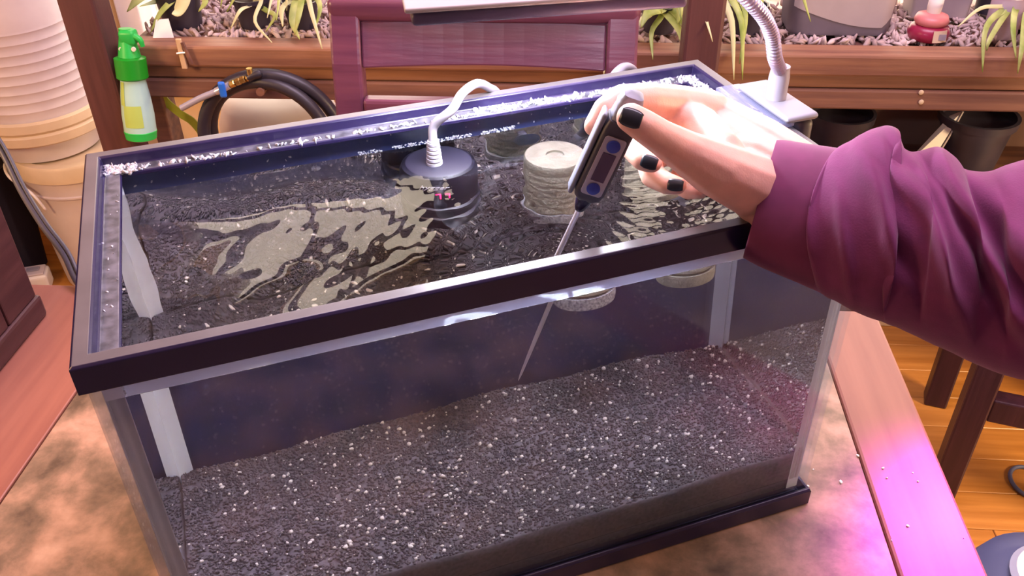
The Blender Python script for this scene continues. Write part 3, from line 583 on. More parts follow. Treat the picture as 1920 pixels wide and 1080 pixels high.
# ================================================================== AQUARIUM  (local frame: x along front, y to the back, z up from table)
TA = math.atan2(.401, .916); W, D, H = .514, .2611, .3081
aq = thing('aquarium', 'glass aquarium with black frame half full of water on the table', 'aquarium', (0, 0, TT + .0008), TA)
ca, sa = math.cos(TA), math.sin(TA)
def toL(P): P = np.array(P, float); return np.array([P[0] * ca + P[1] * sa, -P[0] * sa + P[1] * ca, P[2] - TT - .0008])
def toW(P): return np.array([P[0] * ca - P[1] * sa, P[0] * sa + P[1] * ca, P[2] + TT + .0008])
def ring(prof, mk={}):                               # mitred frame, prof = closed list of (inset, z)
    n = len(prof); vs = []; fs = []
    for cx, cy_, sx, sy in ((0, 0, 1, 1), (W, 0, -1, 1), (W, D, -1, -1), (0, D, 1, -1)):
        vs += [(cx + sx * d, cy_ + sy * d, z) for d, z in prof]
    for c_ in range(4):
        for k in range(n): fs.append((c_ * n + k, ((c_ + 1) % 4) * n + k, ((c_ + 1) % 4) * n + (k + 1) % n, c_ * n + (k + 1) % n))
    mb = MB().add(vs, fs); mb.m = [mk.get(k, 0) for c_ in range(4) for k in range(n)]; return mb
obj('top_frame', ring([(0, H - .019), (0, H - .0015), (.0015, H), (.0095, H), (.011, H - .0015), (.0115, H - .008), (.0125, H - .009), (.0225, H - .0095), (.0235, H - .0105), (.0235, H - .013), (.0105, H - .013), (.0102, H - .019), (.0093, H - .019), (.0093, H - .012), (.0037, H - .012), (.0037, H - .019)], {2: 1, 6: 2}), [M['black'], M['topgrey'], M['ledgegrey']], aq, bevel=.0006)  # top flat and ledge faces get lighter greys than the rest of the frame
obj('bottom_frame', ring([(0, 0), (0, .0165), (.0015, .018), (.0037, .018), (.0037, .006), (.0093, .006), (.0093, .012), (.02, .012), (.02, 0)]), M['black'], aq, bevel=.0006)
g0, g1 = .004, .009; zb, zt = .0065, H - .0125
obj('front_pane', MB().box((g0, g0, zb), (W - g0, g1, zt)), M['glass'], aq); obj('back_pane', MB().box((g0, D - g1, zb), (W - g0, D - g0, zt)), M['glass'], aq)
obj('left_pane', MB().box((g0, g1 + .0002, zb), (g1, D - g1 - .0002, zt)), M['glass'], aq); obj('right_pane', MB().box((W - g1, g1 + .0002, zb), (W - g0, D - g1 - .0002, zt)), M['glass'], aq)
obj('bottom_pane', MB().box((g1 + .0002, g1 + .0002, .0125), (W - g1 - .0002, D - g1 - .0002, .0165)), M['glass'], aq)
obj('backing_sheet', MB().box((.006, D - g0 + .0003, .0185), (W - .006, D - g0 + .0012, H - .0195)), M['blacksheet'], aq, label='black backing sheet')
for x, sx in ((g1, 1), (W - g1, -1)):
    for y, sy in ((g1, 1), (D - g1, -1)):
        r = .0105; pr = [(0, 0), (r, 0), (r * .55, r * .28), (r * .28, r * .55), (0, r)]
        vs = [(x + sx * (p[0] + .0004), y + sy * (p[1] + .0004), z) for z in (.017, zt) for p in pr]; fs = [(k, (k + 1) % 5, 5 + (k + 1) % 5, 5 + k) for k in range(5)] + [(0, 1, 2, 3, 4), (9, 8, 7, 6, 5)]
        obj('silicone_seam', MB().add(vs, fs), M['silicone'], aq, True, 40, label='pale silicone corner seam')
# mineral crust on the frame ledge and on the back glass
Pc = []; Rc = []
def crust(n, x0, x1, y0, y1, z, r0, r1, gap=0.45):
    for _ in range(n):
        u = RNG.random(); x = x0 + (x1 - x0) * u; k = math.sin(x * 91) + math.sin(x * 213 + 1) + math.sin((y0 + RNG.random()) * 40)
        if k < gap - 1.2 and RNG.random() < .8: continue
        Pc.append((x, RNG.uniform(y0, y1), z + RNG.uniform(-.0004, .0006))); Rc.append(RNG.uniform(r0, r1))
crust(330, .03, .5, D - .0225, D - .0185, H - .009, .0005, .0016); crust(260, .30, .5, D - .021, D - .013, H - .0088, .0005, .0017)
for _ in range(420): Pc.append((W - RNG.uniform(.0125, .0225), RNG.uniform(.11, .245), H - .009 + RNG.uniform(-.0004, .0006))); Rc.append(RNG.uniform(.0005, .0016))
for _ in range(120): Pc.append((RNG.uniform(.012, .034), D - RNG.uniform(.011, .024), H - .009)); Rc.append(RNG.uniform(.0006, .0018))
for _ in range(14): Pc.append((RNG.uniform(.012, .022), RNG.uniform(.02, .24), H - .0092)); Rc.append(RNG.uniform(.0003, .0008))
for _ in range(300):
    x = RNG.uniform(.20, .335)
    if math.sin(x * 160) + math.sin(x * 330) > -.7: Pc.append((x, D - g1 - .0002, H - .0335 + .0016 * (RNG.random() > .5))); Rc.append(RNG.uniform(.0003, .0008))
for _ in range(60): Pc.append((.165 + RNG.normal() * .0015, D - g1 - .0003, H - .046 + RNG.normal() * .001)); Rc.append(RNG.uniform(.0004, .001))
for _ in range(45): Pc.append((RNG.uniform(.02, .48), D - g1 - .0002, RNG.uniform(H - .034, H - .016))); Rc.append(RNG.uniform(.0003, .0007))
V, F = scatter(np.array(Pc), np.array(Rc), (2.2, 1.2, .5)); cr = fastmesh('mineral_crust', V, F, [M['crust']], parent=aq); cr['kind'] = 'stuff'; cr['label'] = 'white mineral crust on the frame ledge'
obj('waterline_band', MB().box((g1 + .012, g1 + .0001, H - .0335), (W - g1 - .012, g1 + .0005, H - .0136)), clear('milky', haze=0.5, hcol=(0.80, 0.80, 0.95)), aq, label='whitish residue band above the waterline')  # whitish half-clear strip on the inner front glass
# gravel bed
def gz(x, y): return .058 + .006 * (y / .25) + .004 * np.sin(x * 11 + 1) * np.sin(y * 17) + .0016 * np.sin(x * 47 + y * 29) + .004 * np.clip((x - .3) / .2, 0, 1)
gx0, gx1, gy0, gy1 = .0102, W - .0102, .0102, D - .0102
nx, ny = 120, 60; X, Y = np.meshgrid(np.linspace(gx0, gx1, nx), np.linspace(gy0, gy1, ny)); Zt = gz(X, Y) - .001 + .0006 * RNG.standard_normal(X.shape)
top = np.stack([X, Y, Zt], -1).reshape(-1, 3); bot = top.copy(); bot[:, 2] = .0175
idx = np.arange(nx * ny).reshape(ny, nx); qf = np.stack([idx[:-1, :-1], idx[:-1, 1:], idx[1:, 1:], idx[1:, :-1]], -1).reshape(-1, 4); N0 = nx * ny
side = []
for loop in (idx[0, :], idx[:, -1], idx[-1, ::-1], idx[::-1, 0]): side += [(loop[i + 1], loop[i], loop[i] + N0, loop[i + 1] + N0) for i in range(len(loop) - 1)]
FQ = np.vstack([qf, qf[:, ::-1] + N0, np.array(side)]); VQ = np.vstack([top, bot])
T3 = np.vstack([FQ[:, [0, 1, 2]], FQ[:, [0, 2, 3]]])
n = 21000; px_, py_ = RNG.uniform(gx0 + .001, gx1 - .001, n), RNG.uniform(gy0 + .001, gy1 - .001, n); Pg = np.stack([px_, py_, gz(px_, py_) - .0004 + .0007 * RNG.random(n)], 1)
V1, F1 = scatter(Pg, RNG.uniform(.0009, .0016, n), (1, 1, .85), 1, .12)
n2 = 900; px_, py_ = RNG.uniform(gx0 + .002, gx1 - .002, n2), RNG.uniform(gy0 + .002, gy1 - .002, n2); Pg = np.stack([px_, py_, gz(px_, py_) + .0009], 1)
V2, F2 = scatter(Pg, .0006 + .0016 * RNG.random(n2) ** 2.2, (1.15, 1, .8), 1, .15)
VA = np.vstack([VQ, V1, V2]); FA = np.vstack([T3, F1 + len(VQ), F2 + len(VQ) + len(V1)]); mi = np.concatenate([np.zeros(len(T3) + len(F1)), np.ones(len(F2))])
gv = fastmesh('gravel', VA, FA, [M['gravel'], M['grain']], mi); gv.location = aq.location; gv.rotation_euler = (0, 0, TA)
tag(gv, 'dark planting gravel with white grains covering the aquarium bottom', 'gravel', kind='stuff')
# water
ZW = H - .034
TIPL, NECKL = toL((.213, .175, .937)), toL((.263, .163, 1.077))
s_ = (ZW - TIPL[2]) / (NECKL[2] - TIPL[2]); ENT = TIPL + (NECKL - TIPL) * s_
nx, ny = 380, 190; wx0, wx1, wy0, wy1 = g1 + .0004, W - g1 - .0004, g1 + .0004, D - g1 - .0004
X, Y = np.meshgrid(np.linspace(wx0, wx1, nx), np.linspace(wy0, wy1, ny))
r1 = np.hypot(X - ENT[0], Y - ENT[1]); r2 = np.hypot(X - .40, Y - .17)
Zw = .00013 * np.sin(r1 * 520) * np.exp(-r1 * 12) + .00017 * np.sin(r2 * 480 + 1.0) * np.exp(-r2 * 8) * np.clip((X - .2) / .1, 0, 1)
Zw += .0011 * np.sin(X * 40 + 1.9 * np.sin(Y * 26 + 1)) * np.sin(Y * 30 + 1.6 * np.sin(X * 25)) * np.clip((.36 - X) / .15, .15, 1) + .00006 * np.sin(X * 120 + 2 * np.sin(Y * 60)) * np.sin(Y * 95 + 1)
edge = np.clip(np.minimum.reduce([X - wx0, wx1 - X, Y - wy0, wy1 - Y]) / .006, 0, 1); Zw = ZW + Zw * edge
top = np.stack([X, Y, Zw], -1).reshape(-1, 3); idx = np.arange(nx * ny).reshape(ny, nx)
qf = np.stack([idx[:-1, :-1], idx[:-1, 1:], idx[1:, 1:], idx[1:, :-1]], -1).reshape(-1, 4).tolist()
per = np.concatenate([idx[0, :-1], idx[:-1, -1], idx[-1, :0:-1], idx[:0:-1, 0]]); NB = nx * ny
lowv = top[per].copy(); lowv[:, 2] = .028
m_ = MB(); m_.v = [tuple(v) for v in np.vstack([top, lowv])]; k = len(per)
# flat-sided body with its own corner splits (so the sides stay flat shaded)
ex = [[int(per[(i + 1) % k]), int(per[i]), NB + i, NB + (i + 1) % k] for i in range(k)]
m_.f = qf + ex + [[NB + i for i in range(k)][::-1]]; m_.m = [0] * len(m_.f)
wt = obj('water', m_, M['water'], None, True, 30, fix=False); wt.location = aq.location; wt.rotation_euler = (0, 0, TA)
tag(wt, 'clear rippled water filling the aquarium', 'water', kind='stuff')
# heater
hx, hy = toL(atZ(842, 326, 1.040))[:2]; hl = np.array([hx, D - g1 - .034, 0]); hr = .0315; hTop = ZW + .001
ht = thing('aquarium_heater', 'round black aquarium heater with red digits at the back glass', 'heater', tuple(toW((hl[0], hl[1], .178))), TA)
zz = lambda z: z - .178
obj('body', MB().lathe([(hr * .8, 0), (hr, .006), (hr, zz(hTop) - .012), (hr * .94, zz(hTop) - .003), (hr * .8, zz(hTop))], 48), mat('heater_black', (0.007, 0.006, 0.016), 0.5), ht, True, 40)
for k in range(2): obj('guard_ring', MB().lathe([(hr + .0001, .02 + k * .018), (hr + .002, .021 + k * .018), (hr + .002, .025 + k * .018), (hr + .0001, .026 + k * .018)], 40, cap=False), M['rubber'], ht, True, 40)
cc0 = rel(atY(0, 0, 1), ht) * 0
def hloc(P): L_ = toL(P); return np.array([L_[0] - hl[0], L_[1] - hl[1], L_[2] - .178])
srl = hloc(atZ(825, 322, 1.038)); srl = np.array([-.004, -.004, zz(hTop)])
obj('strain_relief', MB().lathe([x for k in range(6) for x in ((.0066 - k * .0003, zz(hTop) + .0034 * k), (.0066 - k * .0003, zz(hTop) + .0034 * k + .002), (.0045, zz(hTop) + .0034 * k + .0022), (.0045, zz(hTop) + .0034 * k + .0033))], 20, None, (srl[0], srl[1], 0)), M['grey'], ht, True, 40, label='grey ribbed strain relief')
cz = zz(hTop) + .018
cord = [srl * [1, 1, 0] + [0, 0, cz], srl * [1, 1, 0] + [.002, .001, cz + .014]] + [hloc(atY(*p)) for p in ((848, 205, .298), (866, 176, .316), (893, 157, .338), (916, 164, .362), (936, 186, .385))]
cord += [cord[-1] + np.array((.01, .02, -.06)), cord[-1] + np.array((.015, .03, -.16))]
obj('cord', MB().tube(cord, .0036, 12), mat('pale_cord', (0.26, 0.235, 0.27), 0.4), ht, True, 180, label='pale grey heater cord')
# heater face print
ad0 = -PI / 2 - .28
def on_face(mb, ang, z, tilt=0):
    n_ = np.array([math.cos(ang), math.sin(ang), 0]); x_ = np.array([-n_[1], n_[0], 0]); return xform(mb, x_, (0, 0, 1), n_, n_ * (hr + .0004) + np.array([0, 0, z]))
obj('brand_print', on_face(text_mb('hygger', .0088, .35), ad0 - .12, zz(hTop) - .0135), M['print_'], ht, label='white lettering')
SEG = {'7': 'abc', '8': 'abcdefg', '1': 'bc'}
def seg7(ch_, ox):
    s = MB(); w_, h_, t_ = .0042, .0085, .0011
    for c_ in SEG[ch_]:
        b_ = {'a': (0, h_ - t_, w_, h_), 'd': (0, 0, w_, t_), 'g': (0, h_ / 2 - t_ / 2, w_, h_ / 2 + t_ / 2), 'b': (w_ - t_, h_ / 2, w_, h_), 'c': (w_ - t_, 0, w_, h_ / 2), 'f': (0, h_ / 2, t_, h_), 'e': (0, 0, t_, h_ / 2)}[c_]
        s.box((ox + b_[0], b_[1], 0), (ox + b_[2], b_[3], .0004))
    return s
dg = MB()
for i, c_ in enumerate('77'):
    s = seg7(c_, -.0062 + i * .0075); dg.add(s.v, s.f)
obj('display_digits', on_face(dg, ad0 + .12, zz(hTop) - .033), M['digits'], ht, label='glowing red temperature digits')
# two pale cylinders in the water
def cyl(label, lx, ly, top_z, bot_z, r, m1, spk):
    t = thing('filter_cylinder', label, 'filter', tuple(toW((lx, ly, bot_z))), TA, 'cylinders hanging in the tank water'); h = top_z - bot_z
    pr = [(r * .9, .012)]; nr = 7
    for k in range(nr): z = .014 + (h - .03) * k / nr; pr += [(r, z), (r, z + (h - .03) / nr * .6), (r * .975, z + (h - .03) / nr * .7), (r * .975, z + (h - .03) / nr * .95)]
    pr += [(r, h - .014), (r, h - .002), (r * .96, h), (r * .3, h), (r * .3, h - .004)]
    obj('body', MB().lathe(pr, 40), m1, t, True, 40)
    obj('base_ring', MB().lathe([(r * .72, .0), (r * 1.04, .001), (r * 1.06, .006), (r * 1.04, .0115), (r * .72, .0115)], 40), M['speck'] if spk else M['sponge'], t, True, 40, label='speckled grey base ring' if spk else None)
    obj('suction_cup', MB().lathe([(.004, 0), (.004, .008), (.011, .013), (.012, .0145)], 16, (0, 1, 0), (0, r - .001, h * .6)), M['clipgrey'], t, True, 40)
    return t
c1 = toL(atZ(1044, 292, 1.034)); cyl('pale beige cylinder under the water left of the thermometer, speckled base', c1[0], c1[1] + .004, ZW - .0035, ZW - .101, .0255, M['sponge'], True)
cyl('grey beige cylinder under the water behind the hand', .442, .196, ZW - .006, ZW - .098, .0245, M['sponge'], False)
# cord over the back rim by the hand
p_ = [(1126, 205, .392), (1140, 168, .404), (1156, 137, .418), (1174, 126, .434), (1190, 138, .452), (1200, 180, .475)]
t = thing('air_hose', 'grey rubber hose looping over the back rim behind the hand', 'hose', tuple(atY(*p_[2])))
pp = [rel(atY(*x), t) for x in p_]; pp = [pp[0] + np.array((-.004, -.012, -.06)), pp[0] + np.array((-.003, -.004, -.02))] + pp[1:]
obj('tube', MB().tube(pp, .0043, 12), mat('hose_grey', (0.22, 0.20, 0.25), 0.4), t, True, 180); obj('tube_end', MB().lathe([(.0047, 0), (.0055, .002), (.0055, .008), (.0047, .010)], 16, pp[0] - pp[1], pp[0]), M['grey'], t, True, 40)
# ================================================================== CLIP LAMP
c = toL((.43, .35, H)); 
LM0 = np.array([W - .01, .155, H])
lm = thing('clip_lamp', 'gooseneck clip lamp on the right back rim over the aquarium', 'lamp', tuple(toW(LM0)), TA)
def ll(P): return toL(P) - LM0
def lbox(name, lo, hi, m, r=.004, **k): return obj(name, MB().bbox(np.array(lo) - LM0, np.array(hi) - LM0, r, seg=3), m, lm, smooth=True, ang=50, **k)
lbox('clamp_top', (W - .012, .106, H + .0054), (W + .017, .178, H + .0110), M['clampwhite'], .003, label='white clamp top')
lbox('clamp_plate', (W - .024, .110, H + .0008), (W - .0012, .190, H + .0050), M['acrylic'], .0015, label='clear plastic plate')
lbox('clamp_body', (W + .0015, .108, H - .050), (W + .016, .176, H + .0050), M['darkgrey'], .005, label='dark grey clamp body')
obj('screw_knob', MB().lathe([(.003, 0), (.003, .010), (.008, .011), (.008, .018), (.006, .020)], 16, (0, -1, 0), np.array((W + .009, .108, H - .034)) - LM0), M['grey'], lm, True, 40)
nb = np.array((W + .001, .142, H + .011)) - LM0; nbw = toW(nb + LM0); d0 = float((nbw - CAM) @ FW)
g_pts = [nb + np.array((0, 0, .022))] + [ll(at(x, y, d0 - k)) for x, y, k in ((1453, 108, .040), (1448, 70, .055), (1433, 34, .072), (1408, 5, .085), (1368, -35, .095), (1315, -70, .10), (1262, -80, .105))]
obj('neck_socket', MB().lathe([(.0080, 0), (.0080, .018), (.0072, .024), (.0072, .027)], 24, None, nb - np.array((0, 0, .001))), M['grey'], lm, True, 40)
P = spline(g_pts, 30); sl = np.concatenate([[0], np.cumsum(np.linalg.norm(np.diff(P, axis=0), axis=1))]); npt = int(sl[-1] / .0009)
P = np.stack([np.interp(np.linspace(0, sl[-1], npt), sl, P[:, k]) for k in range(3)], 1); rr = [(.0046, .0056, .0056)[i % 3] for i in range(npt)]
mbn = MB(); mbn.tube(P, rr, 14, sub=1); obj('gooseneck', mbn, mat('neck_metal', (0.45, 0.40, 0.52), 0.35, 0.5), lm, True, 20)
A_, B_ = atZ(772, 40, 1.185), atZ(1205, 10, 1.185); ux = (B_ - A_) / np.linalg.norm(B_ - A_); uy = np.array([-ux[1], ux[0], 0]); Lh = np.linalg.norm(B_ - A_)
def lampbox(name, x0, x1, y0, y1, z0, z1, m, r, **k):
    mb = MB().bbox((x0, y0, z0), (x1, y1, z1), r, seg=3); V_ = [ll(A_ + ux * v[0] + uy * v[1] + np.array((0, 0, v[2]))) for v in mb.v]; mb.v = [tuple(v) for v in V_]; return obj(name, mb, m, lm, smooth=True, ang=50, **k)
lampbox('lamp_head', 0, Lh + .03, 0, .085, -.004, .0045, mat('lamp_side', (0.10, 0.072, 0.14), 0.4), .003); lampbox('head_cover', -.004, Lh + .034, -.002, .087, .005, .0085, M['lamptop'], .0015, label='grey beige top cover')
lampbox('diffuser', .012, Lh + .012, .010, .075, -.0062, -.0043, M['diffuser'], .0004, label='glowing white light panel')
lampbox('neck_joint', Lh - .01, Lh + .02, .03, .055, .009, .026, M['grey'], .004)
# ================================================================== THERMOMETER
NK = np.array((.263, .163, 1.077)); TP = np.array((.213, .175, .937)); zx = (NK - TP) / np.linalg.norm(NK - TP)
vd = CAM - NK; yn = vd - zx * (vd @ zx); yn /= np.linalg.norm(yn); tw = math.radians(-14); xs = np.cross(yn, zx)
yn, xs = yn * math.cos(tw) + xs * math.sin(tw), xs * math.cos(tw) - yn * math.sin(tw)
th = thing('pen_thermometer', 'grey pen thermometer with blue buttons held in the hand over water', 'thermometer', tuple(TP))
def tl(mb): return xform(mb, xs, yn, zx, NK - TP)       # thermometer frame: x across, y towards viewer, z up the stem
obj('probe', tl(MB().lathe([(.0002, -.1485), (.0009, -.142), (.0014, -.12), (.0017, -.10), (.0018, .0)], 16)), M['steel'], th, True, 60, label='steel probe')
obj('neck', tl(MB().lathe([(.0028, -.001), (.0042, .002), (.0055, .008), (.0055, .012)], 16)), M['black'], th, True, 40)
def rings(pr): return loft([[(x, y, z) for x, y, _ in rrect(hx, hy, r, 0, 5)] for hx, hy, r, z in pr])
obj('body', tl(rings([(.0055, .0045, .003, .009), (.0085, .0075, .003, .013), (.0095, .0085, .003, .018), (.0095, .0085, .003, .064), (.0085, .0080, .003, .070)])), M['darkgrey'], th, True, 40)
obj('grip_cap', tl(rings([(.0078, .0075, .003, .0705), (.0072, .0070, .003, .078), (.0075, .0072, .003, .080), (.0068, .0066, .003, .082), (.0070, .0068, .003, .0835), (.006, .006, .003, .087), (.003, .003, .002, .0885)])), M['clipgrey'], th, True, 40, label='grey ribbed grip cap')
obj('face_plate', tl(loft([rrect(.0068, .021, .0022, 0), rrect(.0068, .021, .0022, .0009)]) and xform(loft([rrect(.0068, .0215, .0022, 0), rrect(.0068, .0215, .0022, .0009)]), (1, 0, 0), (0, 0, 1), (0, 1, 0), (0, .0086, .0395))), M['silver'], th, label='silver face plate')
for z in (.0235, .0555): obj('button', tl(MB().lathe([(.0042, 0), (.0042, .0009), (.0035, .0014)], 24, (0, 1, 0), (0, .0096, z))), M['bluebtn'], th, True, 40, label='blue round button')
obj('display', tl(MB().bbox((-.0042, .0096, .0292), (.0042, .0101, .0500), .0003)), M['lcd'], th, label='dark display window')
obj('pocket_clip', tl(MB().bbox((.0099, -.006, .012), (.0130, .006, .072), .0015)), M['clipgrey'], th, True, 50, label='light grey side clip')
# ================================================================== PERSON (hand and forearm in a maroon sleeve)
def capsule_chain(bm, pts):
    P = [np.array(at(*p[:3])) for p in pts]; R = [p[3] / 1000 for p in pts]
    for i in range(len(P) - 1):
        L_ = np.linalg.norm(P[i + 1] - P[i]); k = max(2, int(L_ / .002))
        for j in range(k + 1):
            u = j / k; bmesh.ops.create_icosphere(bm, subdivisions=2, radius=R[i] + (R[i + 1] - R[i]) * u, matrix=Matrix.Translation(Vector(P[i] + (P[i + 1] - P[i]) * u)))
CH = [
 # forearm and wrist
 [(1640, 440, .562, 27), (1540, 375, .572, 25), (1450, 330, .580, 22.5), (1400, 300, .583, 21)],
 [(1620, 480, .560, 26), (1520, 430, .570, 24), (1425, 372, .578, 18), (1375, 320, .580, 19)],
 [(1490, 310, .583, 18), (1425, 268, .590, 18), (1352, 226, .597, 16)],
 # back of the hand
 [(1400, 300, .585, 22), (1340, 250, .595, 19), (1318, 205, .600, 14.5)],
 [(1375, 320, .588, 20), (1330, 285, .605, 17), (1305, 250, .618, 13)],
 [(1400, 330, .600, 18), (1340, 310, .620, 16), (1310, 290, .630, 12)],
 [(1400, 345, .605, 16), (1350, 335, .625, 14), (1322, 325, .636, 11)],
 # thumb
 [(1405, 345, .568, 21), (1345, 318, .550, 18), (1290, 288, .536, 13.6), (1242, 259, .523, 10.8), (1207, 236, .516, 9.9), (1183, 221, .513, 8.9)],
 # index
 [(1330, 212, .596, 15.5), (1268, 196, .582, 13), (1212, 187, .562, 11), (1168, 186, .552, 9.6), (1136, 206, .549, 8.6), (1115, 236, .550, 7.0)],
 # web between thumb and index
 [(1345, 290, .562, 17), (1310, 240, .576, 15), (1270, 212, .580, 11)],
 # middle
 [(1305, 248, .612, 12), (1240, 232, .606, 10.5), (1198, 248, .594, 9.6), (1188, 276, .578, 9.0), (1206, 298, .566, 8.0), (1223, 305, .562, 6.6)],
 # ring
 [(1310, 290, .622, 11), (1245, 285, .616, 10), (1216, 300, .606, 9.2), (1224, 330, .588, 8.4), (1250, 344, .580, 7.4), (1270, 348, .578, 6.2)],
 # little
 [(1322, 325, .628, 10), (1285, 325, .622, 8.5), (1268, 342, .614, 7.8), (1292, 356, .602, 7.0), (1312, 358, .596, 5.8)],
]
bm = bmesh.new()
for chn in CH: capsule_chain(bm, chn)
me = bpy.data.meshes.new('hand_raw'); bm.to_mesh(me); bm.free()
ho = bpy.data.objects.new('hand_raw', me); COL.objects.link(ho)
rm = ho.modifiers.new('r', 'REMESH'); rm.mode = 'VOXEL'; rm.voxel_size = .00115
sm = ho.modifiers.new('s', 'SMOOTH'); sm.iterations = 7; sm.factor = .5
bpy.context.view_layer.update(); ev = ho.evaluated_get(bpy.context.evaluated_depsgraph_get()); me2 = bpy.data.meshes.new_from_object(ev)
bpy.data.objects.remove(ho)
me2.name = 'person'; me2.polygons.foreach_set('use_smooth', np.ones(len(me2.polygons), bool)); me2.materials.clear(); me2.materials.append(M['skin'])
pe = bpy.data.objects.new('person', me2); COL.objects.link(pe)
tag(pe, 'person reaching in from the right in a maroon sleeve, black nails, pinching a thermometer', 'person')
def nail(px, py, d, L_, w_, ax2, tiltc, sz=1):       # curved polished plate lying on a fingertip; ax2 = pixel direction of the finger
    c_ = at(px, py, d); t_ = at(px + ax2[0] * 20, py + ax2[1] * 20, d + tiltc) - c_; t_ /= np.linalg.norm(t_); n_ = CAM - c_; n_ -= t_ * (n_ @ t_); n_ /= np.linalg.norm(n_); s_ = np.cross(t_, n_)
    vs = []; fs = []; nu, nv = 9, 9
    for i in range(nu):
        u = -1 + 2 * i / (nu - 1)
        for j in range(nv):
            v = -1 + 2 * j / (nv - 1); k = (1 - .28 * abs(u) ** 3)
            x_, y_ = u * L_, v * w_ * k; z_ = -.35 * w_ * (v * k) ** 2 - .12 * L_ * u * u
            vs.append(c_ + t_ * x_ + s_ * y_ + n_ * z_)
    for i in range(nu - 1):
        for j in range(nv - 1): fs.append((i * nv + j, i * nv + j + 1, (i + 1) * nv + j + 1, (i + 1) * nv + j))
    o = obj('fingernail', MB().add(vs, fs), M['nail'], pe, True, 180, label='black-painted nail'); sd = o.modifiers.new('t', 'SOLIDIFY'); sd.thickness = .0009; sd.offset = 0
nail(1183, 221, .5040, .0062, .0052, (-1, -.35), .001)
nail(1217, 304, .5545, .0052, .0042, (1, .3), -.002)
nail(1266, 347, .5715, .0050, .0038, (1, .1), -.002)
# sleeve: lofted around the forearm, folds modelled as ridges
def loft_sleeve(st, nseg, ksub, folds, rib=False, thick=True, closein=None):
    st = np.array(st, float); u0 = np.linspace(0, 1, len(st)); S = spline(st, ksub); rings_ = []
    for i, (tx, ty, bx, by, d, kk) in enumerate(S):
        top_, bot_ = at(tx, ty, d), at(bx, by, d); c_ = (top_ + bot_) / 2; v_ = (top_ - bot_) / 2; h_ = np.linalg.norm(v_); v_ = v_ / h_
        j0, j1 = max(0, i - 1), min(len(S) - 1, i + 1); dirv = at((S[j1][0] + S[j1][2]) / 2, (S[j1][1] + S[j1][3]) / 2, S[j1][4]) - at((S[j0][0] + S[j0][2]) / 2, (S[j0][1] + S[j0][3]) / 2, S[j0][4])
        w_ = np.cross(dirv, v_); w_ /= np.linalg.norm(w_)
        if w_ @ (CAM - c_) < 0: w_ = -w_
        s_ = i / (len(S) - 1); rg = []
        for k in range(nseg):
            a = 2 * PI * k / nseg; ca_, sa_ = math.cos(a), math.sin(a); rad = 1.0
            off = 0
            for (s0, slope, wd, amp, a0, aw) in folds:
                dd = (s_ - s0 - slope * (1 - ca_)); da = (a - a0 + PI) % (2 * PI) - PI
                off += amp * math.exp(-(dd / wd) ** 2) * math.exp(-(da / aw) ** 2)
            if rib: off += .00035 * math.sin(k * PI)
            rg.append(c_ + v_ * (h_ + off * .3) * ca_ + w_ * (h_ * kk + off) * sa_)
        rings_.append(rg)
    return rings_
cuffst = [(1457, 262, 1393, 483, .578, .62), (1475, 264, 1420, 498, .576, .66), (1510, 270, 1462, 516, .573, .70), (1545, 275, 1500, 532, .570, .72), (1572, 279, 1532, 546, .568, .74)]
rg = loft_sleeve(cuffst, 96, 8, [], rib=True)
inner = [[p + (np.mean(r, axis=0) - p) * .10 for p in r] for r in rg]
mb = loft(inner[3::-1] + rg, False); 
cu = obj('cuff', mb, M['cuff'], pe, True, 180, label='ribbed maroon cuff')
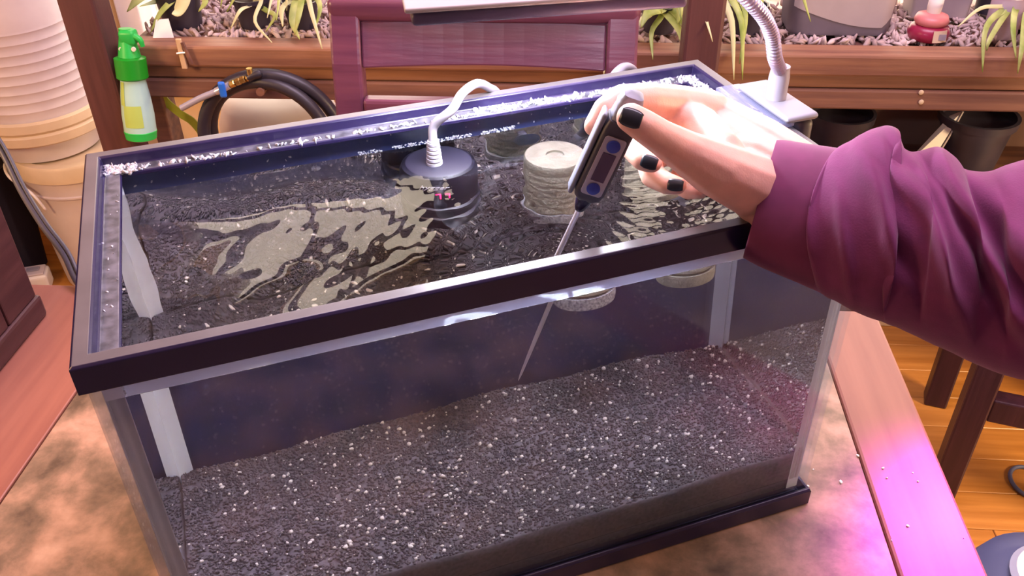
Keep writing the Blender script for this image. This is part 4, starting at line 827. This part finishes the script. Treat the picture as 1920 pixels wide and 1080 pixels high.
slst = [(1566, 281, 1524, 542, .570, .70), (1584, 277, 1540, 551, .567, .72), (1606, 264, 1562, 562, .562, .72), (1632, 245, 1590, 577, .558, .72), (1662, 237, 1625, 592, .555, .72), (1684, 252, 1655, 603, .553, .74), (1698, 282, 1682, 614, .550, .82), (1722, 284, 1712, 628, .548, .84), (1756, 277, 1745, 644, .545, .88), (1782, 290, 1782, 660, .542, .86), (1802, 317, 1815, 676, .540, .82), (1850, 322, 1862, 696, .536, .84), (1890, 308, 1900, 708, .532, .88), (1940, 296, 1950, 722, .528, .9), (2040, 285, 2060, 770, .52, .9), (2200, 290, 2240, 840, .51, .9), (2450, 310, 2500, 960, .49, .9)]
R90 = PI / 2
folds = [(.05, .03, .020, .005, R90 + .3, 1.2), (.14, .10, .022, .007, R90, 1.1), (.22, .12, .020, -.006, R90 - .1, 1.0), (.30, .16, .030, .009, R90 - .2, 1.0), (.40, .20, .025, -.007, R90, .9), (.47, .18, .03, .008, R90 + .2, 1.0), (.56, .15, .03, -.006, R90 - .3, 1.0), (.63, .14, .035, .008, R90 + .1, 1.0), (.74, .12, .04, -.005, R90, 1.0),
         (.18, -.05, .05, -.004, R90 + .9, .5), (.33, -.04, .06, .005, R90 + 1.0, .6), (.10, .05, .012, .004, R90 + .5, .8), (.36, .12, .012, .004, R90 - .4, .7)]
rg = loft_sleeve(slst, 96, 8, folds)
inner = [[p + (np.mean(r, axis=0) - p) * .06 for p in r] for r in rg[:3]][::-1]
mb = loft(inner + rg, False)
slv = obj('sleeve', mb, M['sleeve'], pe, True, 180, label='maroon fleece sleeve with folds')

# ------------------------------------------------------------------ pieces of parts go one level deeper
def under(root, part_name, *kids):
    ch_ = list(root.children); base = lambda o: o.name.split('.')[0]
    p = next(o for o in ch_ if base(o) == part_name)
    for o in ch_:
        if base(o) in kids: o.parent = p
under(th, 'face_plate', 'button', 'display'); under(sp, 'bottle', 'label_print', 'liquid_base'); under(sp, 'spray_head', 'trigger', 'cap_ring')
under(hz, 'valve_body', 'valve_handle'); under(lm, 'clamp_body', 'screw_knob'); under(lm, 'lamp_head', 'diffuser', 'head_cover'); under(ht, 'body', 'brand_print', 'display_digits', 'guard_ring')
under(bt, 'body', 'label_patch', 'square_print'); under(slv.parent, 'sleeve', 'cuff')
